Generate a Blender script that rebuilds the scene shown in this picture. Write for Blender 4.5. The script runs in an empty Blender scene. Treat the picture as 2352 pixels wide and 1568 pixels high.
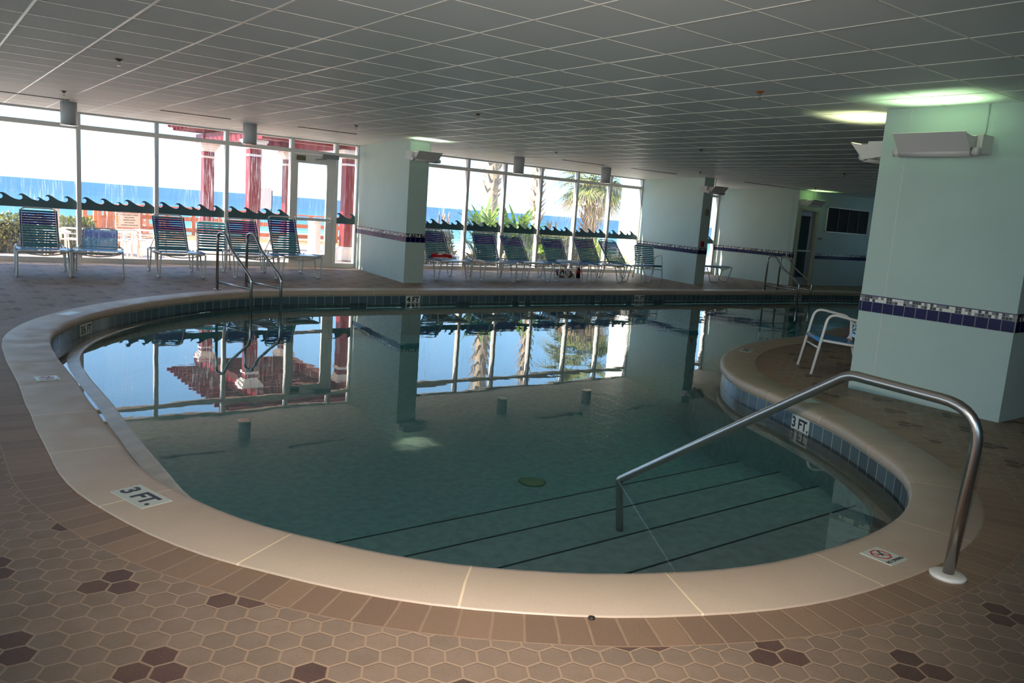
import bpy, math, random
from mathutils import Vector, Matrix
from mathutils.geometry import tessellate_polygon
random.seed(7)
PI = math.pi
sc = bpy.context.scene
COL = sc.collection

# ------------------------------------------------------------------ helpers
def tag(o, label=None, cat=None, group=None, kind=None):
    if label: o['label'] = label
    if cat: o['category'] = cat
    if group: o['group'] = group
    if kind: o['kind'] = kind
    return o

def empty(name, loc=(0, 0, 0), rz=0.0, label=None, cat=None, group=None, kind=None):
    o = bpy.data.objects.new(name, None)
    o.empty_display_size = .1
    COL.objects.link(o)
    o.location = loc
    o.rotation_euler = (0, 0, rz)
    return tag(o, label, cat, group, kind)

def copy_tree(o, parent=None):
    c = o.copy(); COL.objects.link(c)
    c.parent = parent
    for ch in list(o.children):
        copy_tree(ch, c)
    return c

class MB:
    def __init__(s):
        s.v = []; s.f = []; s.m = []; s.uv = []; s.sm = []
    def add(s, vs, fs, mi=0, smooth=False, uvs=None):
        b = len(s.v)
        s.v.extend([tuple(v) for v in vs])
        for k, f in enumerate(fs):
            s.f.append(tuple(b + i for i in f)); s.m.append(mi); s.sm.append(smooth)
            s.uv.append(uvs[k] if uvs else None)
        return s
    def box(s, c, d, mi=0, rz=0.0, M=None):
        x, y, z = d[0] / 2, d[1] / 2, d[2] / 2
        vs = [Vector((a * x, b * y, e * z)) for e in (-1, 1) for b in (-1, 1) for a in (-1, 1)]
        R = M if M is not None else Matrix.Rotation(rz, 3, 'Z')
        vs = [R @ v + Vector(c) for v in vs]
        fs = [(0, 2, 3, 1), (4, 5, 7, 6), (0, 1, 5, 4), (2, 6, 7, 3), (0, 4, 6, 2), (1, 3, 7, 5)]
        return s.add(vs, fs, mi)
    def bx(s, x0, x1, y0, y1, z0, z1, mi=0):
        return s.box(((x0 + x1) / 2, (y0 + y1) / 2, (z0 + z1) / 2), (abs(x1 - x0), abs(y1 - y0), abs(z1 - z0)), mi)
    def bar(s, a, b, w, h, mi=0, up=Vector((0, 0, 1))):
        a = Vector(a); b = Vector(b); d = (b - a); L = d.length; d.normalize()
        if abs(d.dot(up)) > .99: up = Vector((0, 1, 0))
        x = up.cross(d).normalized(); z = d.cross(x)
        M = Matrix((x, d, z)).transposed()
        return s.box((a + b) / 2, (w, L, h), mi, M=M)
    def prism(s, poly, z0, z1, mi=0, mt=None):
        n = len(poly)
        vs = [(x, y, z0) for x, y in poly] + [(x, y, z1) for x, y in poly]
        fs = [tuple(range(n - 1, -1, -1)), tuple(range(n, 2 * n))]
        fs += [(i, (i + 1) % n, n + (i + 1) % n, n + i) for i in range(n)]
        if mt is not None: vs = [mt @ Vector(v) for v in vs]
        return s.add(vs, fs, mi)
    def tube(s, pts, r, n=8, closed=False, mi=0, fil=0.0, seg=5, cap=True):
        pts = [Vector(p) for p in pts]
        if fil > 0: pts = fillet(pts, fil, seg, closed)
        N = len(pts); rings = []
        def tan(i):
            if closed: a = pts[i - 1]; b = pts[(i + 1) % N]
            else: a = pts[max(i - 1, 0)]; b = pts[min(i + 1, N - 1)]
            t = b - a
            return t.normalized() if t.length > 1e-9 else Vector((0, 0, 1))
        t0 = tan(0); ref = Vector((0, 0, 1)) if abs(t0.z) < .9 else Vector((1, 0, 0))
        u = (ref - t0 * ref.dot(t0)).normalized(); vs = []
        rr = r if hasattr(r, '__len__') else None
        for i in range(N):
            t = tan(i); u = (u - t * u.dot(t))
            u = u.normalized() if u.length > 1e-6 else Vector((1, 0, 0)); w = t.cross(u)
            ri = rr[i] if rr else r
            for k in range(n):
                a = 2 * PI * k / n
                vs.append(pts[i] + (u * math.cos(a) + w * math.sin(a)) * ri)
        fs = []
        for i in range(N if closed else N - 1):
            j = (i + 1) % N
            for k in range(n):
                k2 = (k + 1) % n
                fs.append((i * n + k, j * n + k, j * n + k2, i * n + k2))
        s.add(vs, fs, mi, True)
        if not closed and cap:
            b = len(s.v) - len(vs)
            s.f.append(tuple(b + k for k in range(n))); s.m.append(mi); s.sm.append(False); s.uv.append(None)
            s.f.append(tuple(b + (N - 1) * n + k for k in range(n - 1, -1, -1))); s.m.append(mi); s.sm.append(False); s.uv.append(None)
        return s
    def lathe(s, prof, c=(0, 0, 0), n=24, mi=0, smooth=True):
        c = Vector(c); vs = []
        for r, z in prof:
            for k in range(n):
                a = 2 * PI * k / n
                vs.append(c + Vector((r * math.cos(a), r * math.sin(a), z)))
        fs = []
        for i in range(len(prof) - 1):
            for k in range(n):
                k2 = (k + 1) % n
                fs.append((i * n + k, i * n + k2, (i + 1) * n + k2, (i + 1) * n + k))
        s.add(vs, fs, mi, smooth)
        b = len(s.v) - len(vs)
        for i, rev in ((0, True), (len(prof) - 1, False)):
            if prof[i][0] > 1e-5:
                r = range(n - 1, -1, -1) if rev else range(n)
                s.f.append(tuple(b + i * n + k for k in r)); s.m.append(mi); s.sm.append(False); s.uv.append(None)
        return s
    def blob(s, c, d, seed=0, amp=.12, n=14, mi=0):
        rnd = random.Random(seed); vs = []; rows = n // 2
        ph = [rnd.uniform(0, 6.28) for _ in range(6)]
        for i in range(rows + 1):
            t = PI * i / rows
            for k in range(n):
                a = 2 * PI * k / n
                q = 1 + amp * (math.sin(3 * a + ph[0]) * math.sin(2 * t + ph[1]) + .6 * math.sin(5 * a + ph[2] + 2 * t))
                vs.append((c[0] + d[0] * q * math.sin(t) * math.cos(a), c[1] + d[1] * q * math.sin(t) * math.sin(a), c[2] + d[2] * q * math.cos(t)))
        fs = [(i * n + k, (i + 1) * n + k, (i + 1) * n + (k + 1) % n, i * n + (k + 1) % n) for i in range(rows) for k in range(n)]
        return s.add(vs, fs, mi, True)
    def build(s, name, mats, parent=None, loc=None, **kw):
        me = bpy.data.meshes.new(name)
        me.from_pydata(s.v, [], s.f)
        if not hasattr(mats, '__len__'): mats = [mats]
        for m in mats: me.materials.append(m)
        me.polygons.foreach_set('material_index', s.m)
        me.polygons.foreach_set('use_smooth', s.sm)
        if any(u is not None for u in s.uv):
            L = me.uv_layers.new(name='UVMap'); d = []
            for f, u in zip(s.f, s.uv):
                if u is None: u = [(0, 0)] * len(f)
                for q in u: d.extend(q)
            L.data.foreach_set('uv', d)
        me.update()
        o = bpy.data.objects.new(name, me); COL.objects.link(o)
        if parent is not None: o.parent = parent
        if loc is not None: o.location = loc
        return tag(o, kw.get('label'), kw.get('cat'), kw.get('group'), kw.get('kind'))

def fillet(pts, r, seg=5, closed=False):
    N = len(pts); out = []
    for i in range(N):
        if not closed and i in (0, N - 1): out.append(pts[i]); continue
        p = pts[i]; a = pts[i - 1] - p; b = pts[(i + 1) % N] - p
        la, lb = a.length, b.length
        if la < 1e-6 or lb < 1e-6: out.append(p); continue
        a = a / la; b = b / lb
        ang = a.angle(b)
        if ang > 3.0: out.append(p); continue
        d = min(r / max(math.tan(ang / 2), .05), la * .48, lb * .48)
        p0 = p + a * d; p1 = p + b * d
        for k in range(seg + 1):
            t = k / seg
            out.append(p0 * (1 - t) ** 2 + p * 2 * t * (1 - t) + p1 * t * t)
    return out

# ------------------------------------------------------------------ node helper
class N:
    def __init__(s, name):
        s.mat = bpy.data.materials.new(name); s.mat.use_nodes = True
        s.t = s.mat.node_tree; s.t.nodes.clear()
        s.out = s.t.nodes.new('ShaderNodeOutputMaterial')
    def n(s, typ, **kw):
        nd = s.t.nodes.new('ShaderNode' + typ)
        for k, v in kw.items():
            if k[0] == 'i' and k[1:].isdigit(): s.set(nd, int(k[1:]), v)
            elif k.startswith('I_'): s.set(nd, k[2:].replace('_', ' '), v)
            else: setattr(nd, k, v)
        return nd
    def set(s, nd, key, v):
        sock = nd.inputs[key]
        if isinstance(v, bpy.types.NodeSocket): s.t.links.new(v, sock)
        elif isinstance(v, bpy.types.Node): s.t.links.new(v.outputs[0], sock)
        else:
            if hasattr(v, '__len__') and len(v) == 3 and sock.type == 'RGBA': v = (*v, 1)
            sock.default_value = v
    def m(s, op, a, b=0.0, c=None, clamp=False):
        nd = s.n('Math', operation=op); nd.use_clamp = clamp
        s.set(nd, 0, a); s.set(nd, 1, b)
        if c is not None: s.set(nd, 2, c)
        return nd.outputs[0]
    def vm(s, op, a, b=(0, 0, 0), c=None):
        nd = s.n('VectorMath', operation=op)
        s.set(nd, 0, a)
        if len(nd.inputs) > 1 and nd.inputs[1].enabled: s.set(nd, 1, b)
        if c is not None: s.set(nd, 2, c)
        return nd.outputs['Value'] if op in ('DOT_PRODUCT', 'LENGTH', 'DISTANCE') else nd.outputs[0]
    def sep(s, v):
        nd = s.n('SeparateXYZ'); s.set(nd, 0, v); return nd.outputs
    def comb(s, x, y, z=0.0):
        nd = s.n('CombineXYZ'); s.set(nd, 0, x); s.set(nd, 1, y); s.set(nd, 2, z); return nd.outputs[0]
    def mix(s, f, a, b, blend='MIX'):
        nd = s.n('Mix', data_type='RGBA', blend_type=blend)
        s.set(nd, 0, f); s.set(nd, 6, a); s.set(nd, 7, b); return nd.outputs[2]
    def noise(s, v, scale, detail=3.0, rough=.55):
        nd = s.n('TexNoise'); s.set(nd, 'Vector', v); s.set(nd, 'Scale', scale); s.set(nd, 'Detail', detail); s.set(nd, 'Roughness', rough)
        return nd.outputs[0]
    def wn(s, v):
        nd = s.n('TexWhiteNoise', noise_dimensions='3D'); s.set(nd, 'Vector', v); return nd.outputs[0]
    def ramp(s, f, stops):
        nd = s.n('ValToRGB'); s.set(nd, 0, f); e = nd.color_ramp.elements
        while len(e) < len(stops): e.new(.5)
        for el, (p, c) in zip(e, stops):
            el.position = p; el.color = (*c, 1) if len(c) == 3 else c
        return nd.outputs[0]
    def maprange(s, v, a, b, c=0.0, d=1.0):
        nd = s.n('MapRange'); s.set(nd, 0, v); s.set(nd, 1, a); s.set(nd, 2, b); s.set(nd, 3, c); s.set(nd, 4, d); return nd.outputs[0]
    def obj(s): return s.n('TexCoord').outputs['Object']
    def uv(s): return s.n('TexCoord').outputs['UV']
    def bump(s, h, strength=.3, dist=.01):
        nd = s.n('Bump'); s.set(nd, 'Height', h); s.set(nd, 'Strength', strength); s.set(nd, 'Distance', dist); return nd.outputs[0]
    def bsdf(s, col, rough=.6, metal=0.0, bump=None, spec=None, **kw):
        b = s.n('BsdfPrincipled'); s.set(b, 'Base Color', col); s.set(b, 'Roughness', rough); s.set(b, 'Metallic', metal)
        if spec is not None: s.set(b, 'Specular IOR Level', spec)
        if bump is not None: s.set(b, 'Normal', bump)
        for k, v in kw.items(): s.set(b, k.replace('_', ' '), v)
        s.t.links.new(b.outputs[0], s.out.inputs[0]); return b
    def surf(s, x): s.t.links.new(x, s.out.inputs[0]); return s.mat

def hx(r, g, b):
    f = lambda c: (c / 255 / 12.92) if c / 255 <= .04045 else ((c / 255 + .055) / 1.055) ** 2.4
    return (f(r), f(g), f(b))

def plain(name, col, rough=.6, metal=0.0, nz=0.0, scale=30, bmp=0.0, **kw):
    n = N(name); c = col; b = None
    if nz > 0 or bmp > 0:
        no = n.noise(n.obj(), scale, 4)
        if nz > 0:
            k = n.maprange(no, .3, .7, 1 - nz, 1 + nz)
            c = n.vm('MULTIPLY', (*col,), n.comb(k, k, k))
        if bmp > 0: b = n.bump(no, bmp, .005)
    n.bsdf(c, rough, metal, b, **kw)
    return n.mat

# ------------------------------------------------------------------ materials
def mat_hex():
    n = N('hexagon_paving'); p = n.obj()
    rot = n.n('VectorRotate', rotation_type='Z_AXIS'); n.set(rot, 'Vector', p); n.set(rot, 'Angle', math.radians(30))
    S = 1 / .1066
    q = n.vm('MULTIPLY', rot.outputs[0], (S, S, 0))
    # neighbour direction along +x of the rotated frame; rows are sqrt(3)/2 apart
    off = n.vm('ADD', q, (-.59, -22.205, 0))
    r = (1.0, math.sqrt(3), 1.0); h = (.5, math.sqrt(3) / 2, .5)
    def cell(v):
        w = n.n('VectorMath', operation='WRAP'); n.set(w, 0, v); n.set(w, 1, h); n.set(w, 2, (-h[0], -h[1], -h[2])); return w.outputs[0]
    a = cell(off); b = cell(n.vm('SUBTRACT', off, (.5, math.sqrt(3) / 2, 0)))
    a = n.vm('MULTIPLY', a, (1, 1, 0)); b = n.vm('MULTIPLY', b, (1, 1, 0))
    la = n.vm('DOT_PRODUCT', a, a); lb = n.vm('DOT_PRODUCT', b, b)
    sel = n.m('LESS_THAN', la, lb)
    mv = n.n('Mix', data_type='VECTOR'); n.set(mv, 0, sel); n.set(mv, 4, b); n.set(mv, 5, a)
    g = mv.outputs[1]
    idv = n.vm('SUBTRACT', off, g)
    ab = n.vm('ABSOLUTE', g); sx = n.sep(ab)
    e = n.m('MAXIMUM', sx[0], n.m('ADD', n.m('MULTIPLY', sx[0], .5), n.m('MULTIPLY', sx[1], .8660254)))
    wob = n.m('MULTIPLY', n.m('SUBTRACT', n.noise(p, 60, 2), .5), .03)
    grout = n.maprange(n.m('ADD', e, wob), .445, .475)
    # dark triplets on a super lattice
    ids = n.sep(idv)
    row = n.m('ROUND', n.m('DIVIDE', ids[1], math.sqrt(3) / 2))
    colh = n.m('ROUND', n.m('MULTIPLY', ids[0], 2.0))          # half steps
    # axial coordinate: q = (colh - row)/2
    qx = n.m('ROUND', n.m('DIVIDE', n.m('SUBTRACT', colh, row), 2.0))
    f = n.m('ROUND', n.m('FLOORED_MODULO', n.m('ADD', n.m('ADD', qx, n.m('MULTIPLY', row, 5.0)), 24 * 50 - 16.0), 24.0))
    f = n.m('FLOORED_MODULO', f, 24.0)
    dark = n.m('ADD', n.m('LESS_THAN', f, 1.5), n.m('COMPARE', f, 5.0, .4), clamp=True)
    rnd = n.wn(n.vm('MULTIPLY', n.vm('ADD', idv, (.01, .01, 0)), (7.3, 5.1, 1)))
    speck = n.noise(p, 260, 2)
    big = n.noise(p, 9, 3)
    c = n.mix(n.maprange(rnd, 0, 1, .0, .8), hx(138, 120, 106), hx(156, 134, 116))
    c = n.mix(dark, c, n.mix(rnd, hx(88, 66, 64), hx(104, 78, 72)))
    c = n.mix(n.maprange(big, .35, .65, 0, .3), c, hx(118, 104, 84))
    c = n.mix(n.maprange(speck, .55, .75, 0, .5), c, hx(178, 152, 118))
    c = n.mix(n.maprange(n.noise(p, 170, 1), .66, .72, 0, .7), c, hx(80, 66, 60))
    c = n.mix(grout, c, hx(170, 144, 120))
    hgt = n.m('ADD', n.m('MULTIPLY', grout, -1.0), n.m('MULTIPLY', speck, .25))
    n.bsdf(c, n.maprange(big, .3, .7, .5, .68), 0, n.bump(hgt, .5, .003), spec=.3)
    return n.mat

def mat_brick_ring():
    n = N('soldier_brick'); u = n.uv(); s = n.sep(u); p = n.obj()
    k = n.m('DIVIDE', s[0], .1015)
    fr = n.m('FRACT', k); idx = n.m('FLOOR', k)
    e = n.m('ABSOLUTE', n.m('SUBTRACT', fr, .5))
    ev = n.m('ABSOLUTE', n.m('SUBTRACT', s[1], .5))
    gr = n.m('MAXIMUM', n.maprange(e, .44, .475), n.maprange(ev, .465, .485))
    rnd = n.wn(n.comb(idx, 3.3, 1.7)); speck = n.noise(p, 260, 2)
    c = n.mix(rnd, hx(132, 108, 90), hx(152, 125, 102))
    c = n.mix(n.maprange(speck, .55, .75, 0, .5), c, hx(182, 154, 116))
    c = n.mix(n.maprange(n.noise(p, 170, 1), .66, .72, 0, .7), c, hx(78, 62, 56))
    c = n.mix(n.m('MULTIPLY', gr, .75), c, n.mix(n.noise(p, 8), hx(150, 124, 100), hx(182, 154, 128)))
    n.bsdf(c, .55, 0, n.bump(n.m('ADD', n.m('MULTIPLY', gr, -1.0), n.m('MULTIPLY', speck, .25)), .5, .003))
    return n.mat

def mat_coping():
    n = N('coping_concrete'); u = n.uv(); s = n.sep(u); p = n.obj()
    k = n.m('DIVIDE', n.m('ADD', s[0], -.09), .83)
    e = n.m('ABSOLUTE', n.m('SUBTRACT', n.m('FRACT', k), .5))
    gr = n.maprange(e, .4935, .4955)
    rnd = n.wn(n.comb(n.m('FLOOR', k), 1.3, 7.1))
    big = n.noise(p, 5, 4); fine = n.noise(p, 90, 3)
    c = n.mix(rnd, hx(182, 165, 146), hx(190, 171, 151))
    c = n.mix(n.maprange(big, .35, .7, 0, .35), c, hx(172, 156, 134))
    c = n.mix(n.maprange(fine, .5, .8, 0, .25), c, hx(150, 134, 118))
    c = n.mix(gr, c, hx(222, 200, 168))
    n.bsdf(c, n.maprange(big, .3, .7, .38, .55), 0, n.bump(n.m('ADD', fine, n.m('MULTIPLY', gr, -2.0)), .25, .002))
    return n.mat

def mat_tiles(name, w, h, c0, c1, grout, rough=.25, gw=.03, v0=0.0, spec=.5):
    n = N(name); s = n.sep(n.uv()); p = n.obj()
    ku = n.m('DIVIDE', s[0], w); kv = n.m('DIVIDE', n.m('SUBTRACT', s[1], v0), h)
    eu = n.m('ABSOLUTE', n.m('SUBTRACT', n.m('FRACT', ku), .5)); ev = n.m('ABSOLUTE', n.m('SUBTRACT', n.m('FRACT', kv), .5))
    g = n.m('MAXIMUM', n.maprange(eu, .5 - gw, .5 - gw * .6), n.maprange(ev, .5 - gw, .5 - gw * .6))
    rnd = n.wn(n.comb(n.m('FLOOR', ku), n.m('FLOOR', kv), 2.2))
    c = n.mix(rnd, c0, c1)
    c = n.mix(n.maprange(n.noise(p, 60, 3), .45, .7, 0, .35), c, c1)
    c = n.mix(g, c, grout)
    n.bsdf(c, n.m('ADD', n.m('MULTIPLY', g, .4), rough), 0, n.bump(n.m('MULTIPLY', g, -1.0), .4, .002), spec=spec)
    return n.mat

def mat_mosaic():
    n = N('mosaic_tile'); s = n.sep(n.uv()); w = .0275
    ku = n.m('DIVIDE', s[0], w); kv = n.m('DIVIDE', s[1], w)
    eu = n.m('ABSOLUTE', n.m('SUBTRACT', n.m('FRACT', ku), .5)); ev = n.m('ABSOLUTE', n.m('SUBTRACT', n.m('FRACT', kv), .5))
    g = n.m('MAXIMUM', n.m('GREATER_THAN', eu, .45), n.m('GREATER_THAN', ev, .45))
    rnd = n.wn(n.comb(n.m('FLOOR', ku), n.m('FLOOR', kv), 5.2))
    c = n.ramp(rnd, [(0, hx(28, 22, 34)), (.3, hx(110, 112, 116)), (.5, hx(222, 220, 206)), (1, hx(206, 206, 194))])
    c.node.color_ramp.interpolation = 'CONSTANT'
    c = n.mix(g, c, hx(170, 168, 156))
    n.bsdf(c, .25); return n.mat

def mat_stucco(name='mint_stucco', col=hx(180, 199, 189)):
    n = N(name); p = n.obj()
    no = n.noise(p, 90, 3); big = n.noise(p, 2.2, 3)
    w = n.noise(n.vm('MULTIPLY', p, (1, 1, 7)), 5, 2)
    c = n.mix(n.maprange(big, .3, .7, 0, .35), col, tuple(x * .86 for x in col))
    n.bsdf(c, .6, 0, n.bump(n.m('ADD', n.m('MULTIPLY', no, .5), w), .22, .006)); return n.mat

def mat_ceiling():
    n = N('ceiling_tile'); s = n.sep(n.obj())
    kx = n.m('FLOOR', n.m('DIVIDE', n.m('SUBTRACT', s[0], .7652), .6096)); ky = n.m('FLOOR', n.m('DIVIDE', n.m('SUBTRACT', s[1], 2.392), .6083))
    rnd = n.wn(n.comb(kx, ky, 1.1)); p = n.obj()
    c = n.mix(rnd, hx(214, 220, 222), hx(221, 227, 229))
    n.bsdf(c, .55, 0, n.bump(n.noise(p, 140, 3), .08, .003), spec=.35); return n.mat

def mat_water():
    n = N('pool_water'); p = n.obj()
    d = n.m('ADD', n.noise(n.vm('MULTIPLY', p, (1, 1.6, 1)), 1.3, 2, .4), n.m('MULTIPLY', n.noise(p, 6, 2, .5), .14))
    sp = n.sep(p)
    # breezier water towards the far end of the basin
    k = n.maprange(sp[0], 6.0, 13.0, .22, 1.1)
    b = n.n('Bump'); n.set(b, 'Height', d); n.set(b, 'Strength', k); n.set(b, 'Distance', .0055)
    fr = n.n('Fresnel'); n.set(fr, 'IOR', 1.33); n.set(fr, 'Normal', b.outputs[0])
    gl = n.n('BsdfGlossy'); n.set(gl, 'Roughness', .0); n.set(gl, 'Normal', b.outputs[0]); n.set(gl, 'Color', (1, 1, 1, 1))
    tr = n.n('BsdfTransparent')
    mx = n.n('MixShader'); n.set(mx, 0, fr.outputs[0]); n.set(mx, 1, tr.outputs[0]); n.set(mx, 2, gl.outputs[0])
    n.surf(mx.outputs[0])
    va = n.n('VolumeAbsorption'); n.set(va, 'Color', (.06, .97, 1.0, 1)); n.set(va, 'Density', .34)
    n.t.links.new(va.outputs[0], n.out.inputs['Volume']); return n.mat

def mat_glass(streak=.5):
    n = N('salt_streaked_glass'); p = n.obj()
    st = n.noise(n.vm('MULTIPLY', p, (46, 46, 2.4)), 1.0, 4, .75)
    st2 = n.noise(n.vm('MULTIPLY', p, (1.3, 1.3, .6)), 1.0, 2)
    f = n.m('MULTIPLY', n.maprange(st, .52, .72, 0, streak), n.maprange(st2, .4, .6, .25, 1.0))
    f = n.m('ADD', f, .02)
    tr = n.n('BsdfTransparent'); n.set(tr, 'Color', (.97, .985, .98, 1))
    tl = n.n('BsdfTranslucent'); n.set(tl, 'Color', (.8, .82, .84, 1))
    m1 = n.n('MixShader'); n.set(m1, 0, f); n.set(m1, 1, tr.outputs[0]); n.set(m1, 2, tl.outputs[0])
    gl = n.n('BsdfGlossy'); n.set(gl, 'Roughness', .02)
    fr = n.n('Fresnel'); n.set(fr, 'IOR', 1.35)
    front = n.m('MULTIPLY', fr.outputs[0], n.m('SUBTRACT', 1.0, n.n('NewGeometry').outputs['Backfacing']))
    m2 = n.n('MixShader'); n.set(m2, 0, front); n.set(m2, 1, m1.outputs[0]); n.set(m2, 2, gl.outputs[0])
    return n.surf(m2.outputs[0])

def mat_leaf(name, c0, c1, trans=.35):
    n = N(name)
    no = n.noise(n.obj(), 4, 2)
    c = n.mix(n.maprange(no, .35, .65), c0, c1)
    d = n.n('BsdfDiffuse'); n.set(d, 'Color', c); t = n.n('BsdfTranslucent'); n.set(t, 'Color', c)
    m = n.n('MixShader'); n.set(m, 0, trans); n.set(m, 1, d.outputs[0]); n.set(m, 2, t.outputs[0])
    g = n.n('BsdfGlossy'); n.set(g, 'Roughness', .4)
    m2 = n.n('MixShader'); n.set(m2, 0, .06); n.set(m2, 1, m.outputs[0]); n.set(m2, 2, g.outputs[0])
    return n.surf(m2.outputs[0])

def mat_wood(name, c0, c1, ax=(3, 3, 30)):
    n = N(name); no = n.noise(n.vm('MULTIPLY', n.obj(), ax), 2, 3)
    n.bsdf(n.mix(n.maprange(no, .3, .7), c0, c1), .7, 0, n.bump(no, .2, .004)); return n.mat

def mat_sea():
    n = N('sea_water'); p = n.obj(); s = n.sep(p)
    f = n.maprange(s[1], 90, 420)
    no = n.noise(n.vm('MULTIPLY', p, (.02, .22, 1)), 1, 4, .6)
    c = n.ramp(f, [(0, hx(96, 140, 132)), (.12, hx(74, 126, 130)), (.4, hx(50, 100, 126)), (1, hx(36, 82, 118))])
    c = n.mix(n.maprange(no, .45, .6, 0, .35), c, hx(84, 128, 144))
    surf = n.maprange(n.noise(n.vm('MULTIPLY', p, (.03, .5, 1)), 1, 3), .5, .58)
    near = n.maprange(s[1], 96, 130, 1, 0)
    c = n.mix(n.m('MULTIPLY', surf, near), c, hx(240, 245, 240))
    n.bsdf(c, .6, 0, spec=.2); return n.mat

def mat_patio():
    n = N('patio_paving'); p = n.obj(); s = n.sep(p)
    ku = n.m('DIVIDE', n.m('ADD', s[0], s[1]), .3); kv = n.m('DIVIDE', n.m('SUBTRACT', s[0], s[1]), .3)
    eu = n.m('ABSOLUTE', n.m('SUBTRACT', n.m('FRACT', ku), .5)); ev = n.m('ABSOLUTE', n.m('SUBTRACT', n.m('FRACT', kv), .5))
    g = n.m('MAXIMUM', n.m('GREATER_THAN', eu, .46), n.m('GREATER_THAN', ev, .46))
    c = n.mix(n.noise(p, 12, 3), hx(214, 178, 150), hx(226, 196, 168))
    n.bsdf(n.mix(g, c, hx(180, 146, 122)), .8); return n.mat

M = {}
M['hex'] = mat_hex(); M['ring'] = mat_brick_ring(); M['coping'] = mat_coping()
M['pooltile'] = mat_tiles('waterline_tile', .1525, .152, hx(66, 86, 94), hx(84, 106, 112), hx(172, 166, 146), .22, .03, .082)
M['navy'] = mat_tiles('navy_tile', .105, .1, hx(12, 14, 64), hx(17, 21, 74), hx(150, 146, 140), .22, .03, .775, .22)
M['navyline'] = plain('navy_liner', hx(26, 24, 74), .15)
M['mosaic'] = mat_mosaic(); M['stucco'] = mat_stucco()
M['teal_stucco'] = M['stucco']
M['ceil'] = mat_ceiling(); M['tbar'] = plain('ceiling_bar', hx(226, 222, 212), .28, 0.0)
M['plaster'] = plain('pool_plaster', hx(222, 250, 252), .6, nz=.14, scale=14, bmp=.1)
M['ledge'] = plain('ledge_plaster', hx(176, 172, 156), .3, nz=.2, scale=7, bmp=.25)
M['nosing'] = plain('step_nosing_tile', hx(40, 62, 66), .3)
M['water'] = mat_water()
M['frame'] = plain('white_aluminium', hx(214, 212, 206), .35, nz=.03)
M['glass'] = mat_glass(.5); M['clearglass'] = mat_glass(.16)
M['decal'] = mat_leaf('wave_vinyl', hx(84, 112, 116), hx(92, 120, 122), .42)
M['steel'] = plain('brushed_steel', (.50, .47, .45), .27, 1.0)
M['steel_dark'] = plain('polished_steel', (.5, .48, .45), .2, 1.0)
M['white_metal'] = plain('white_powder_coat', hx(226, 224, 216), .35)
M['grey_frame'] = plain('grey_powder_coat', hx(206, 204, 196), .3)
M['whiteplastic'] = plain('white_plastic', hx(226, 224, 212), .45, nz=.05)
M['strap_teal'] = plain('teal_strap', hx(46, 122, 140), .28)
M['strap_navy'] = plain('navy_strap', hx(28, 38, 132), .28)
M['strap_blue'] = plain('blue_strap', hx(66, 128, 178), .25)
M['sconce'] = plain('sconce_enamel', hx(206, 200, 196), .4)
M['dark'] = plain('dark_metal', hx(38, 36, 34), .5)
M['louver'] = plain('dark_louver', hx(46, 42, 38), .7)
M['cylgrey'] = plain('grey_cylinder_paint', hx(190, 192, 190), .35)
M['copper'] = plain('sprinkler_plate', hx(150, 84, 48), .4)
M['brownplate'] = plain('sprinkler_plate_brown', hx(96, 66, 48), .5)
M['tilewhite'] = plain('marker_tile', hx(196, 204, 192), .3)
M['ink'] = plain('marker_ink', hx(34, 26, 44), .4)
M['inkred'] = plain('marker_red', hx(176, 30, 40), .4)
M['alarm'] = plain('alarm_red', hx(170, 24, 24), .35)
M['beige'] = plain('beige_plate', hx(150, 128, 112), .4)
M['doorglass'] = None
M['red'] = plain('red_painted_wood', hx(128, 22, 28), .45, nz=.08)
M['whitepaint'] = plain('white_paint', hx(236, 236, 232), .5)
M['wood'] = mat_wood('orange_deck_wood', hx(196, 112, 62), hx(214, 138, 86))
M['trunk'] = mat_wood('palm_bark', hx(150, 128, 104), hx(196, 174, 146), (6, 6, 10))
M['boot'] = mat_wood('palm_boot', hx(150, 104, 66), hx(206, 160, 112), (8, 8, 8))
M['boot_grey'] = mat_wood('grey_palm_boot', hx(150, 134, 116), hx(196, 178, 156), (8, 8, 8))
M['hedge'] = mat_leaf('hedge_leaf', hx(96, 106, 44), hx(150, 148, 74))
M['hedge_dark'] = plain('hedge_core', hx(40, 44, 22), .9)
M['shrub'] = mat_leaf('strap_leaf', hx(74, 120, 36), hx(156, 178, 66), .45)
M['frond'] = mat_leaf('palm_frond', hx(96, 116, 58), hx(176, 176, 112), .4)
M['dryfrond'] = mat_leaf('dry_frond', hx(176, 148, 92), hx(206, 180, 130), .4)
M['grass'] = mat_leaf('tall_grass', hx(110, 140, 44), hx(180, 190, 90), .45)
M['oat'] = mat_leaf('sea_oat', hx(200, 150, 120), hx(214, 176, 140), .3)
M['sand'] = plain('beach_sand', hx(232, 222, 200), .9, nz=.06, scale=3)
M['sea'] = mat_sea(); M['patio'] = mat_patio()
M['towel_red'] = plain('red_towel', hx(200, 30, 44), .9, bmp=.4, scale=60)
M['towel_white'] = plain('white_towel', hx(226, 222, 224), .9, bmp=.4, scale=60)
M['signboard'] = plain('sign_board', hx(236, 206, 174), .5)

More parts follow.
